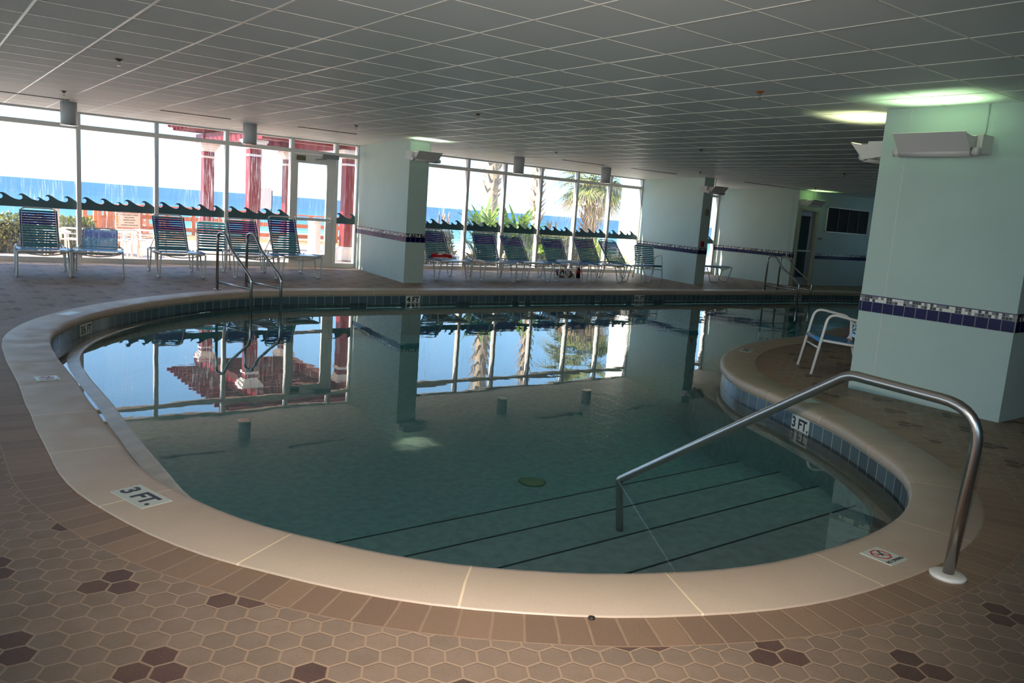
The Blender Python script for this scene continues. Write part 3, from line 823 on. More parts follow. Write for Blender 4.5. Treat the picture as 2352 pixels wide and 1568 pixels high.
sconce((7.40, 3.55, 2.31), -PI / 2, 'white tilted uplight on the broad face of the near column', 1.0, (.62, 1, .50))
sconce((7.78, 4.17, 2.31), PI, 'white uplight sticking out behind the near column edge', 1.5, (.95, 1, .50), .5)
sconce((7.74, 13.4, 2.37), 0, 'white uplight glowing on the first wall fin end', 1.0, (.80, 1, .66), .5)
sconce((16.04, 13.4, 2.37), 0, 'unlit uplight on the second wall fin end', 0, w=.5)
sconce((20.35, 13.43, 2.33), 0, 'dim green uplight over the dark inner door', .8, (.62, 1, .35), .6)

def cyl(x, y, label, r=.118, h=.35, z=CEIL):
    mb = MB(); mb.lathe([(r - .01, -h), (r, -h + .004), (r, 0)], (0, 0, 0), 28)
    o = mb.build('cylinder_downlight', M['cylgrey'], None, (x, y, z), label=label, cat='ceiling light', group='cylinder downlights along the windows')
    mb = MB(); mb.lathe([(r + .006, -h - .006), (r + .006, -h + .012), (r, -h + .016)], (0, 0, 0), 28); mb.build('trim_ring', M['steel'], o)
    return o
cyl(2.1, 14.6, 'grey cylinder downlight at the far left of the ceiling')
cyl(4.90, 14.45, 'grey cylinder downlight in front of the red pergola')
cyl(10.75, 14.3, 'grey cylinder downlight left of the palms, right of the first wall fin')
cyl(13.35, 14.3, 'grey cylinder downlight in front of the palm crown')
cyl(17.05, 14.3, 'grey cylinder downlight half hidden behind the uplight of the second fin', .10, .3)

sp = [(1.72, 8.9), (1.8, 12.9), (5.85, 12.2), (5.85, 8.72), (6.02, 4.58), (10.0, 12.15), (10.15, 8.72), (14.25, 12.2), (14.5, 8.85), (18.9, 12.3), (19.2, 9.1), (1.6, 4.6)]
spl = ['near the left edge of the ceiling', 'beside the far left cylinder light', 'above the glass door end of the deck', 'over the middle of the pool left of centre', 'with an orange plate, the nearest to the camera', 'far out over the right window bay', 'over the middle of the pool', 'far out near the second fin', 'over the right part of the pool', 'deep in the right corner near the inner door', 'deep in the dark right part of the ceiling', 'over the left deck']
for k, (x, y) in enumerate(sp[:11]):
    mb = MB(); mb.lathe([(.012, -.022), (.032, -.004), (.04, -.001)], (0, 0, 0), 20)
    o = mb.build('ceiling_sprinkler', M['copper'] if k == 4 else M['brownplate'], None, (x, y, CEIL), label='brass ceiling sprinkler ' + spl[k], cat='sprinkler', group='ceiling sprinklers')
    mb = MB(); mb.tube([(0, 0, -.01), (0, 0, -.028)], .008, 8); mb.tube([(-.010, 0, -.028), (-.012, 0, -.05), (0, 0, -.062), (.012, 0, -.05), (.010, 0, -.028)], .0028, 6, fil=.006); mb.lathe([(.016, -.066), (.017, -.063), (.004, -.061)], (0, 0, 0), 16)
    mb.build('deflector', M['steel'], o)

# fire alarm pull and plates
mb = MB(); mb.box((0, 0, 0), (.10, .03, .14))
o = mb.build('fire_alarm_pull', M['alarm'], None, (16.0, 13.385, 1.03), label='red fire alarm pull station on the second fin end', cat='fire alarm')
mb = MB(); mb.box((0, -.02, .01), (.05, .012, .05)); mb.build('pull_handle', M['dark'], o)
mb = MB(); mb.box((0, 0, 0), (.12, .02, .16))
mb.build('wall_plate', M['beige'], None, (16.06, 13.39, 1.82), label='beige plate high on the second fin end face', cat='wall plate')
mb = MB(); mb.box((0, 0, 0), (.20, .015, .09))
o = mb.build('switch_plate', M['beige'], None, (21.18, 13.42, 1.36), label='small brown switch plate right of the inner door', cat='switch')
for k in (-1, 0, 1):
    mb = MB(); mb.box((k * .06, -.012, 0), (.02, .012, .035)); mb.build('switch', M['dark'], o)
# louvred grille
r = empty('air_grille', (22.5, 13.43, 1.93), 0, 'large dark louvred grille in a pale frame on the teal wall', 'air vent')
mb = MB(); W2, H2 = 2.26, .74
mb.bx(-W2 / 2, W2 / 2, -.03, 0, H2 / 2 - .03, H2 / 2); mb.bx(-W2 / 2, W2 / 2, -.03, 0, -H2 / 2, -H2 / 2 + .03); mb.bx(-W2 / 2, -W2 / 2 + .03, -.03, 0, -H2 / 2, H2 / 2); mb.bx(W2 / 2 - .03, W2 / 2, -.03, 0, -H2 / 2, H2 / 2)
mb.build('grille_frame', M['frame'], r)
mb = MB()
for k in range(24):
    z = -H2 / 2 + .045 + k * .0285; mb.bar((0, -.012, z), (0, -.026, z - .014), W2 - .06, .003)
mb.bx(-W2 / 2 + .02, W2 / 2 - .02, -.006, -.002, -H2 / 2 + .02, H2 / 2 - .02)
mb.build('louvres', M['louver'], r)
gb = plain('brown_bar', hx(90, 82, 76), .5)
for k in (-.54, 0, .54):
    mb = MB(); mb.bx(k - .008, k + .008, -.031, -.01, -H2 / 2 + .03, H2 / 2 - .03); mb.build('grille_bar', gb, r)
# low drain grate line on the left deck
mb = MB(); mb.bx(-3.0, 3.6, 12.96, 12.99, .0005, .002)
mb.build('deck_drain', plain('drain_grate', hx(130, 120, 116), .5), None, label='thin strip drain running across the far left deck', cat='drain')

# ------------------------------------------------------------------ rails and ladders
hr = empty('grab_rail', (3.68, 1.48, 0), 0, 'stainless steel grab rail rising from the deck over the steps into the water', 'handrail')
O = Vector((3.68, 1.48, 0))
pts = [Vector((3.68, 1.48, 0)), Vector((3.575, 1.405, .80)), Vector((3.60, 2.03, .82)), Vector((3.68, 3.53, -.19)), Vector((3.68, 3.50, -.60))]
mb = MB(); p = [q - O for q in pts]
q = fillet(p[:4] + [], .17, 8)
p2 = [p[0], p[1], p[2], p[3] + (p[3] - p[2]).normalized() * .03, p[4]]
out = [p2[0]]
def corner(a, b, c, r, seg=8): return fillet([a, b, c], r, seg)[1:-1]
out += corner(p2[0], p2[1], p2[2], .17); out += corner(p2[1], p2[2], p2[3], .14); out += corner(p2[2], p2[3], p2[4], .025); out.append(p2[4])
mb.tube(out, .0245, 20); mb.build('rail', M['steel'], hr)
mb = MB(); mb.lathe([(.075, 0), (.076, .012), (.066, .018), (.03, .021)], (0, 0, 0), 36); mb.build('escutcheon', M['whiteplastic'], hr)

def ladder(fa, fb, da, db, label):
    r = empty('pool_ladder', (*fa, 0), 0, label, 'ladder', 'pool ladders')
    F = Vector((*fa, 0))
    for f, d in ((fa, da), (fb, db)):
        f = Vector((*f, 0)) - F; d = Vector((*d, 0))
        w = lambda s, z: f + d * s + Vector((0, 0, z))
        mb = MB(); mb.tube([w(0, 0), w(0, .86), w(.22, .86), w(.42, .63), w(1, .27), w(1, -.72)], .021, 12, fil=.13, seg=7)
        o = mb.build('rail', M['steel_dark'], r)
        mb = MB(); mb.tube([w(.01, .115), w(.99, .115)], .017, 10); mb.build('brace', M['steel_dark'], o)
        mb = MB(); mb.lathe([(.055, 0), (.055, .01), (.03, .016)], f, 20); mb.build('escutcheon', M['steel'], o)
    for z in (-.30, -.52):
        a = Vector((*da, 0)) + Vector((0, 0, z)); b = Vector((*fb, 0)) - F + Vector((*db, 0)) + Vector((0, 0, z))
        mb = MB(); mb.bar(a, b, .07, .02); mb.build('tread', M['steel'], r)
    return r
ladder((3.72, 12.30), (4.20, 12.42), (.22, -.86), (.22, -.88), 'stainless pool ladder at the far left bend of the pool')
ladder((17.25, 12.29), (17.78, 12.29), (.02, -.95), (.02, -.95), 'stainless pool ladder near the dark inner door')

# ------------------------------------------------------------------ furniture
def make_lounger(rec=48, colour='n'):
    """origin at the foot end on the floor, +y to the head"""
    r = empty('chaise_lounge', (0, 0, 0))
    T = .0135; X = .33; Z = .405
    mb = MB()
    rail = lambda s: [(s * X, .03, Z), (s * X, .55, Z - .01), (s * X, .95, Z - .05), (s * X, 1.25, Z - .03), (s * X, 1.62, Z - .015)]
    loop = [(-X, .0, Z)] + [(-X, .55, Z - .008), (-X, .95, Z - .045), (-X, 1.3, Z - .03), (-X, 1.62, Z - .02), (X, 1.62, Z - .02), (X, 1.3, Z - .03), (X, .95, Z - .045), (X, .55, Z - .008), (X, 0, Z)]
    mb.tube(loop, T, 8, closed=True, fil=.07, seg=4)
    # bowed brace under the foot end
    mb.tube([(-X, .12, Z - .01), (-X * .5, .12, Z - .055), (0, .12, Z - .07), (X * .5, .12, Z - .055), (X, .12, Z - .01)], .010, 6)
    mb.tube([(-X, 1.0, Z - .05), (-X * .5, 1.0, Z - .10), (X * .5, 1.0, Z - .10), (X, 1.0, Z - .05)], .010, 6)
    mb.build('frame', M['grey_frame'], r)
    for s in (-1, 1):
        for (a, b) in ((.015, .46), (1.10, 1.52)):
            mb = MB(); xx = s * (X + .012)
            mb.tube([(xx, a, Z - .005), (xx * 1.03, a + .12, .013), (xx * 1.03, b - .13, .013), (xx, b, Z - .03)], T, 8, fil=.045, seg=4)
            mb.build('leg', M['grey_frame'], r)
    def strap(mb, y, z, ny, nz, w, mi, xx=X + .004):
        # one vinyl strap across the frame, wrapped at both rails
        t = Vector((0, ny, nz)); n = Vector((0, -nz, ny)) * .003
        c = Vector((0, y, z))
        mb.bar(c + Vector((-xx, 0, 0)) + n, c + Vector((xx, 0, 0)) + n, w, .004, mi, up=Vector((0, -nz, ny)))
        for s in (-1, 1):
            mb.box(c + Vector((s * (xx + .008), 0, -.002)), (.020, w * .95, .032), mi, M=Matrix.Rotation(math.atan2(nz, ny), 3, 'X'))
    mb = MB(); y = .10; k = 0
    while y < 1.02:
        z = Z + .013 - (.0 if y < .5 else .045 * min(1, (y - .5) / .45))
        strap(mb, y, z, 1, 0, .043, 0); y += .0475; k += 1
    mb.build('seat', M['strap_blue'], r)
    # backrest
    a = math.radians(rec); hy, hz = 1.06, Z - .035; L = .84; ny, nz = math.cos(a), math.sin(a)
    pt = lambda d: (hy + ny * d, hz + nz * d)
    xb = .245
    mb = MB(); b0 = pt(0); b1 = pt(L)
    mb.tube([(-xb, *b0), (-xb, *b1), (xb, *b1), (xb, *b0)], .0125, 8, fil=.085, seg=6)
    bk = mb.build('backrest', M['grey_frame'], r)
    mb = MB(); mb2 = MB(); n_ = 15
    for k in range(n_):
        d = .045 + k * .0515; y, z = pt(d)
        strap(mb2 if (k in (9, 10, 11, 12, 13)) else mb, y, z, ny, nz, .041, 0, xb + .004)
    mb.build('straps', M['strap_teal'], bk); mb2.build('navy_straps', M['strap_navy'], bk)
    # prop
    mb = MB(); m_ = pt(L * .48)
    for s in (-1, 1): mb.tube([(s * (xb - .02), *m_), (s * (X - .02), 1.48, Z - .02)], .007, 6)
    mb.tube([(-X, 1.48, Z - .02), (X, 1.48, Z - .02)], .008, 6)
    mb.build('back_prop', M['grey_frame'], r)
    return r
protoA = make_lounger(47)
protoB = make_lounger(22)
protoC = make_lounger(56)
Lg = [('A', 1.62, 13.66, -4, 'tall backed navy and teal strap chaise lounge at the far left'),
      ('B', 2.33, 13.64, -11, 'chaise lounge with its back lowered, second from the left'),
      ('A', 3.62, 13.76, -5, 'chaise lounge in front of the wooden warning sign, left of the armchair'),
      ('A', 4.86, 13.72, -7, 'chaise lounge behind the left ladder, right of the armchair'),
      ('C', 5.72, 13.86, -5, 'chaise lounge in front of the glass door'),
      ('A', 8.86, 13.60, -11, 'chaise lounge holding a red towel, partly behind the first fin'),
      ('A', 9.95, 13.58, -19, 'chaise lounge in front of the big strap leaved shrub'),
      ('B2', 11.05, 13.70, -12, 'chaise lounge, third right of the first fin'),
      ('B2', 12.02, 13.60, -18, 'chaise lounge with a white folded cloth on its seat'),
      ('A', 13.22, 13.65, -14, 'chaise lounge under the palm fronds, second from the right of its row'),
      ('B2', 14.25, 13.66, -9, 'rightmost chaise lounge of the palm side row, next to the armchair')]
protoD = make_lounger(43)
PR = {'A': protoA, 'B': protoB, 'C': protoC, 'B2': protoD}; used = set()
for kk, x, y, rz, lab in Lg + [('A', 16.95, 12.95, -150, 'chaise lounge of which only the foot end shows behind the second fin')]:
    p_ = PR[kk]
    o = p_ if kk not in used else copy_tree(p_)
    used.add(kk)
    o.location = (x, y, 0); o.rotation_euler = (0, 0, math.radians(rz))
    tag(o, lab, 'lounge chair', 'strap chaise lounges along the windows')
o.location = (17.85, 13.95, 0); o.rotation_euler = (0, 0, math.radians(18))

def make_chair(back_mat, seat_mat, frame):
    r = empty('strap_armchair', (0, 0, 0)); X = .265; T = .0145
    for s in (-1, 1):
        x = s * X
        mb = MB(); mb.tube([(x * 1.10, -.33, 0), (x * 1.02, -.22, .66), (x * 1.02, .12, .60), (x, .27, .47)], T, 10, fil=.10, seg=6)
        mb.build('armrest', frame, r)
        mb = MB(); mb.tube([(x * .98, .18, .56), (x, .20, .36), (x, .30, 0)], T, 10, fil=.04); mb.build('leg', frame, r)
    mb = MB(); mb.tube([(-X, -.255, .37), (-X, .17, .33), (-X, .37, .86), (X, .37, .86), (X, .17, .33), (X, -.255, .37)], .0135, 10, fil=.07, seg=5)
    mb.tube([(-X, -.25, .37), (X, -.25, .37)], .0135, 8); mb.tube([(-X * 1.03, -.27, .28), (X * 1.03, -.27, .28)], .011, 8)
    mb.build('frame', frame, r)
    mb = MB()
    for k in range(9):
        t = k / 8; y = -.235 + t * .38; z = .385 - .035 * t
        mb.bar((-X - .01, y, z), (X + .01, y, z), .042, .005)
    mb.tube([(-X - .006, -.262, .365), (X + .006, -.262, .365)], .026, 10)
    mb.build('seat', seat_mat, r)
    mb = MB(); d = Vector((0, .20, .53)).normalized()
    for k in range(10):
        p = Vector((0, .185, .37)) + d * (.03 + k * .051)
        mb.bar(p + Vector((-X - .012, -.008, .003)), p + Vector((X + .012, -.008, .003)), .037, .005, up=Vector((0, -d.z, d.y)))
    mb.build('backrest', back_mat, r)
    return r
ch = make_chair(M['strap_teal'], M['strap_teal'], M['grey_frame'])
ch.location = (4.70, 15.85, 0); ch.rotation_euler = (0, 0, math.radians(-12)); tag(ch, 'dark strap armchair between two loungers behind the left ladder', 'armchair', 'strap armchairs')
c2 = copy_tree(ch); c2.location = (15.55, 14.75, 0); c2.rotation_euler = (0, 0, math.radians(-22)); c2['label'] = 'teal strap armchair against the second wall fin'
c3 = make_chair(M['strap_blue'], M['strap_blue'], M['white_metal'])
c3.location = (8.10, 4.74, 0); c3.rotation_euler = (0, 0, math.radians(227)); tag(c3, 'white framed blue strap armchair half hidden by the near column', 'armchair', 'strap armchairs')

mb = MB(); mb.lathe([(.013, 0), (.013, .006), (.0, .010)], (0, 0, 0), 16)
mb.build('rubber_plug', M['dark'], None, (1.985, 1.99, .003), label='small black rubber plug at the outer edge of the near coping', cat='plug')
# towel, cloth, bag, bottle
r = empty('towel_bundle', (8.98, 14.42, .40), 0, 'bundled red and white towel lying on a lounger beside the first fin', 'towel')
mb = MB(); mb.blob((0, 0, .05), (.24, .20, .07), 3, .2); mb.build('red_towel', M['towel_red'], r)
mb = MB(); mb.blob((.02, -.02, .09), (.15, .11, .05), 5, .28); mb.blob((.0, -.1, .02), (.28, .14, .035), 8, .2); mb.build('white_towel', M['towel_white'], r)
mb = MB(); mb.box((0, 0, .015), (.42, .30, .03)); mb.box((.01, .01, .038), (.38, .27, .016))
mb.build('folded_cloth', plain('pale_cloth', hx(214, 226, 232), .6), None, (12.20, 14.12, .425), label='white folded cloth lying on the fourth lounger right of the first fin', cat='towel').rotation_euler = (0, 0, -.3)
r = empty('beach_bag', (12.9, 15.0, 0), 0, 'colourful patterned bag lying on the floor under the loungers', 'bag')
mb = MB(); mb.blob((0, 0, .09), (.27, .14, .10), 12, .22, 18); mb.build('bag_body', M['bag'], r)
mb = MB(); mb.tube([(-.08, 0, .14), (-.05, 0, .25), (.05, 0, .25), (.08, 0, .14)], .012, 8, fil=.05); mb.build('bag_handle', M['bag'], r)
r = empty('drink_bottle', (13.12, 14.72, 0), 0, 'dark cola bottle with a red label standing on the floor by the bag', 'bottle')
mb = MB(); mb.lathe([(.03, 0), (.052, .008), (.052, .17), (.05, .2), (.03, .25), (.014, .29), (.014, .30)], (0, 0, 0), 20); mb.build('bottle_body', plain('dark_cola', hx(40, 14, 14), .15), r)
mb = MB(); mb.lathe([(.0535, .12), (.0535, .2)], (0, 0, 0), 20); mb.build('bottle_label', M['alarm'], r)
mb = MB(); mb.lathe([(.017, .29), (.017, .32), (.0, .322)], (0, 0, 0), 14); mb.build('bottle_cap', M['whiteplastic'], r)

# ------------------------------------------------------------------ outside
def ground(name, x0, x1, y0, y1, z0, z1, m, kind='structure'):
    mb = MB(); mb.add([(x0, y0, z0), (x1, y0, z0), (x1, y1, z1), (x0, y1, z1)], [(0, 1, 2, 3)]); return mb.build(name, m, kind=kind)
ground('patio_ground', -30, 60, WY, 24.5, -.03, -.03, M['patio'])
ground('ground_planting', -30, 60, 24.5, 40, -.035, -1.2, M['sand'])
ground('beach_ground', -200, 300, 40, 97, -1.2, -4.1, M['sand'])
ground('sea', -4000, 6000, 95, 6500, -4.02, -4.02, M['sea'])
mb = MB(); mb.bx(-14, 30, WY + .0, WY + .11, CEIL + .35, CEIL + .9); mb.build('wall_parapet', M['whitepaint'], kind='structure')
mb = MB(); mb.bx(17.78, 19.2, 17.25, 18.25, -.05, 6.0); mb.build('wall_annex', M['whitepaint'], kind='structure')

# pergola
pg = empty('pergola', (7.5, 20.4, 0), 0, 'red pergola with white column capitals on the patio outside the left windows', 'pergola')
PO = Vector((7.5, 20.4, 0)); posts = [(6.44, 18.7), (6.44, 22.25), (8.78, 18.62), (8.66, 22.25)]
for x, y in posts:
    c = (x - PO.x, y - PO.y, 0)
    mb = MB(); mb.box((c[0], c[1], 1.35), (.27, .27, 2.64)); po = mb.build('post', M['red'], pg)
    mb = MB(); mb.box((c[0], c[1], .14), (.38, .38, .28)); mb.box((c[0], c[1], .30), (.33, .33, .05)); mb.build('post_base', M['whitepaint'], po)
    mb = MB(); mb.box((c[0], c[1], 2.33), (.33, .33, .05)); mb.build('post_ring', M['whitepaint'], po)
    mb = MB()
    for k, (w_, z) in enumerate(((.32, 2.50), (.38, 2.55), (.45, 2.60), (.50, 2.65))): mb.box((c[0], c[1], z), (w_, w_, .055))
    mb.build('capital', M['whitepaint'], po)
for xb_ in (6.44, 8.72):
    mb = MB(); mb.bx(xb_ - .1 - PO.x, xb_ + .1 - PO.x, 17.9 - PO.y, 23.0 - PO.y, 2.68, 2.93); mb.build('beam', M['red'], pg)
for yb in (18.62, 22.25):
    mb = MB(); mb.bx(6.3 - PO.x, 8.9 - PO.x, yb - .06 - PO.y, yb + .06 - PO.y, 2.72, 2.93); mb.build('beam', M['red'], pg)
y = 17.95
while y < 23.0:
    mb = MB(); mb.bx(5.75 - PO.x, 9.4 - PO.x, y - .03 - PO.y, y + .03 - PO.y, 2.97, 3.13); mb.bx(5.62 - PO.x, 5.75 - PO.x, y - .03 - PO.y, y + .03 - PO.y, 3.04, 3.13); mb.build('rafter', M['red'], pg)
    y += .36
mb = MB(); x = 5.9
while x < 9.3:
    mb.bx(x - .04 - PO.x, x + .04 - PO.x, 17.85 - PO.y, 23.05 - PO.y, 3.13, 3.17); x += .105
mb.build('slats', M['red'], pg)

# wooden railings of the boardwalk, each run a thing
def fence(a, b, z0, z1, label, n=6, h=1.0, group='boardwalk railings'):
    a = Vector((*a, z0)); b = Vector((*b, z1)); r = empty('wooden_railing', a, 0, label, 'railing', group)
    d = b - a
    for k in range(n + 1):
        p = d * (k / n); mb = MB(); mb.box(p + Vector((0, 0, h / 2)), (.10, .10, h + .02)); mb.build('post', M['wood'], r)
    for nm, z, w_, t in (('top_rail', h, .16, .045), ('mid_rail', h * .62, .04, .13), ('low_rail', h * .25, .04, .13)):
        mb = MB(); mb.bar(Vector((0, 0, z)), d + Vector((0, 0, z)), w_, t); mb.build(nm, M['wood'], r)
    return r
ground('boardwalk_deck_1', 3.6, 13.0, 24.6, 27.6, -.02, -.02, M['wood'])
fence((3.9, 24.7), (5.9, 27.4), -.1, -.1, 'orange wooden railing by the warning sign, running away from the patio', 3, .95)
fence((5.9, 27.6), (9.2, 27.6), -.1, -.1, 'orange wooden railing behind the red pergola', 4, .95)
fence((9.2, 26.4), (13.0, 26.4), -.1, -.1, 'orange wooden railing seen through the glass door', 4, .95)
fence((5.9, 27.8), (10.5, 40.0), -.2, -1.6, 'long wooden railing sloping down toward the beach', 7, .95)
for k, (x, y, lab) in enumerate([(4.12, 24.2, 'left'), (4.52, 24.6, 'right')]):
    mb = MB(); mb.bx(-.09, .09, -.09, .09, -.1, .74); mb.box((0, 0, .76), (.22, .22, .05))
    mb.build('wooden_gate_post', M['wood'], None, (x, y, 0), label='%s of the two tall orange gate posts beyond the low backed lounger' % lab, cat='post')
mb = MB(); mb.bar((4.15, 24.25, .2), (4.5, 24.55, .2), .04, .6); mb.build('wooden_gate', M['wood'], None, label='orange wooden board gate between the tall posts outside', cat='gate')
mb = MB(); mb.bx(-.05, .05, -.05, .05, -.05, .93)
mb.build('wooden_bollard', plain('pale_wood', hx(214, 186, 160), .7), None, (2.40, 18.45, 0), label='pale wooden post behind the leftmost lounger, outside the glass', cat='post')

# warning sign
r = empty('warning_sign', (4.24, 21.0, 0), math.radians(0), 'cream beach warning sign with printed lines on wooden posts outside', 'sign')
for x in (-.20, .24):
    mb = MB(); mb.bx(x - .035, x + .035, .02, .09, -.03, .93); mb.build('sign_post', M['wood'], r)
mb = MB(); mb.bx(-.27, .27, -.01, .02, .40, .94); mb.build('board', M['signboard'], r)
Rx = Matrix.Rotation(PI / 2, 4, 'X')
z = 1.03
for body, sz, mk, zz in [('WATER CLOSED TO PUBLIC', .032, 'ink', .75), ('HIGH HAZARD', .032, 'ink', .69), ('MEDIUM HAZARD', .032, 'ink', .63), ('LOW HAZARD', .032, 'ink', .57), ('DANGEROUS MARINE LIFE', .032, 'ink', .51)]:
    text('lettering', body, sz, M[mk], r, (.0 if mk == 'inkred' else .03, -.012, zz), Rx, bold=.001)
mb = MB()
for zz in (.43, .45, .80, .82): mb.bx(-.24, .24, -.0125, -.0105, zz - .005, zz + .005)
mb.build('fine_print', M['inkred'], r)
mb = MB()
for zz in (.75, .69, .63, .57, .51): mb.bx(-.255, -.215, -.0125, -.0105, zz - .02, zz + .02)
mb.build('flag_symbols', plain('flag_orange', hx(220, 150, 50), .5), r)

# white patio furniture, waste bin, board
def patio_table(x, y, w, label):
    r = empty('patio_table', (x, y, 0), 0, label, 'table', 'white patio tables')
    mb = MB(); mb.box((0, 0, .47), (w, .5, .03)); mb.build('tabletop', M['whitepaint'], r)
    for sx in (-1, 1):
        for sy in (-1, 1):
            mb = MB(); mb.tube([(sx * (w / 2 - .05), sy * .2, .46), (sx * (w / 2 - .02), sy * .22, -.02)], .015, 8); mb.build('leg', M['whitepaint'], r)
patio_table(2.35, 18.0, .42, 'small white patio table outside behind the leftmost lounger')
patio_table(3.42, 18.6, .60, 'white patio table outside right of the low backed lounger')
def patio_chair(x, y, rz, label):
    r = empty('patio_chair', (x, y, 0), math.radians(rz), label, 'chair', 'white patio chairs')
    for s in (-1, 1):
        mb = MB(); mb.tube([(s * .25, -.28, 0), (s * .25, -.2, .55), (s * .25, .25, .55), (s * .25, .3, 0)], .022, 8, fil=.1); mb.build('leg', M['whitepaint'], r)
    mb = MB(); mb.box((0, 0, .36), (.46, .44, .02)); mb.build('seat', M['whitepaint'], r)
    mb = MB(); mb.tube([(-.23, .2, .36), (-.23, .30, .58), (.23, .30, .58), (.23, .2, .36)], .018, 8, fil=.08); mb.tube([(-.23, .27, .48), (.23, .27, .48)], .012, 6); mb.build('backrest', M['whitepaint'], r)
patio_chair(2.62, 17.45, 160, 'white patio chair outside between the first two loungers')
patio_chair(3.35, 17.5, 200, 'white patio chair outside next to the low backed lounger')
patio_chair(4.0, 17.8, 150, 'white patio chair outside left of the third lounger')
r = empty('waste_bin', (8.05, 18.9, 0), 0, 'tall white bin standing outside beyond the glass door', 'bin')
mb = MB(); mb.lathe([(.17, 0), (.19, .03), (.155, .10), (.15, .84), (.16, .88)], (0, 0, 0), 24); mb.build('bin_body', M['whitepaint'], r)
mb = MB(); mb.lathe([(.165, .88), (.165, .92), (.05, .97)], (0, 0, 0), 24); mb.build('bin_lid', M['whitepaint'], r)
r = empty('notice_board', (8.62, 24.0, 0), 0, 'plain white board on a thin post between the pergola posts', 'sign')
mb = MB(); mb.bx(-.2, .2, -.02, .02, 1.05, 1.66); mb.build('board', M['whitepaint'], r)
mb = MB(); mb.bx(.20, .23, -.02, .02, -.03, 1.6); mb.build('post', M['dark'], r)

# planting ---------------------------------------------------------
def leafcloud(mb, c, d, n, size, rnd, mi=0, box=False):
    for _ in range(n):
        if box: p = Vector((c[0] + rnd.uniform(-1, 1) * d[0], c[1] + rnd.uniform(-1, 1) * d[1], c[2] + rnd.uniform(-1, 1) * d[2]))
        else:
            while True:
                q = Vector((rnd.uniform(-1, 1), rnd.uniform(-1, 1), rnd.uniform(-1, 1)))
                if .45 < q.length < 1: break
            p = Vector((c[0] + q.x * d[0], c[1] + q.y * d[1], c[2] + q.z * d[2]))
        a = Vector((rnd.uniform(-1, 1), rnd.uniform(-1, 1), rnd.uniform(-.3, 1))).normalized(); b = a.cross(Vector((rnd.random(), rnd.random(), rnd.random()))).normalized()
        s = size * rnd.uniform(.6, 1.3)
        mb.add([p - b * s * .35, p + a * s * .5 - b * s * .28, p + a * s, p + a * s * .5 + b * s * .28], [(0, 1, 2, 3)], mi)
def hedge(x0, x1, y0, y1, h, n, label, seed, z0=-.03):
    rnd = random.Random(seed)
    r = empty('hedge', ((x0 + x1) / 2, (y0 + y1) / 2, z0), 0, label, 'hedge', 'clipped hedges outside')
    wx, wy = (x1 - x0) / 2, (y1 - y0) / 2
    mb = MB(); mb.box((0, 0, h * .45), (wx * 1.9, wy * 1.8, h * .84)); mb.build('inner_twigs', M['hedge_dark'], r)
    mb = MB()
    for _ in range(n):
        f = rnd.random()
        if f < .6: p = Vector((rnd.uniform(-wx, wx), -wy + rnd.gauss(0, .04), rnd.uniform(.02, h)))
        elif f < .9: p = Vector((rnd.uniform(-wx, wx), rnd.uniform(-wy, wy), h + rnd.gauss(0, .035)))
        else: p = Vector((rnd.choice((-wx, wx)) + rnd.gauss(0, .03), rnd.uniform(-wy, wy), rnd.uniform(0, h)))
        a = Vector((rnd.uniform(-1, 1), rnd.uniform(-1.3, .5), rnd.uniform(-.2, 1.2))).normalized(); b = a.cross(Vector((rnd.random(), rnd.random(), rnd.random()))).normalized(); s = rnd.uniform(.05, .10)
        mb.add([p - b * s * .1, p + a * s * .5 - b * s * .3, p + a * s, p + a * s * .5 + b * s * .3], [(0, 1, 2, 3)])
    mb.build('foliage', M['hedge'], r); return r
hedge(-6.0, 2.28, 18.6, 19.6, .68, 9000, 'clipped hedge outside the far left windows', 1)
hedge(2.5, 3.15, 18.7, 19.5, .66, 1500, 'short hedge end right of the pale wooden post', 2)
hedge(10.2, 12.1, 18.9, 19.7, .80, 3000, 'hedge outside between the first fin and the big shrub', 3)
hedge(14.5, 16.9, 19.0, 19.8, .86, 3500, 'hedge outside right of the big shrub', 4)
hedge(17.1, 17.75, 19.2, 19.8, .92, 1800, 'hedge outside by the white annex wall', 5)
def bush(x, y, rx, rz_, n, label, seed, m='hedge'):
    rnd = random.Random(seed); mb = MB(); leafcloud(mb, (0, 0, rz_), (rx, rx * .8, rz_), n, .09, rnd); leafcloud(mb, (0, 0, rz_ * .8), (rx * .7, rx * .6, rz_ * .8), n // 3, .1, rnd)
    return mb.build('low_bush', M[m], None, (x, y, -.03), label=label, cat='bush', group='low bushes below the hedges')
bush(11.0, 18.2, .7, .28, 1400, 'low flowering bush outside behind the towel lounger', 21)
bush(15.2, 18.3, .7, .27, 1400, 'low bush outside behind the fourth and fifth palm side loungers', 22)
bush(12.2, 17.6, .6, .18, 900, 'low dark bush at the window foot left of the shrub', 23)

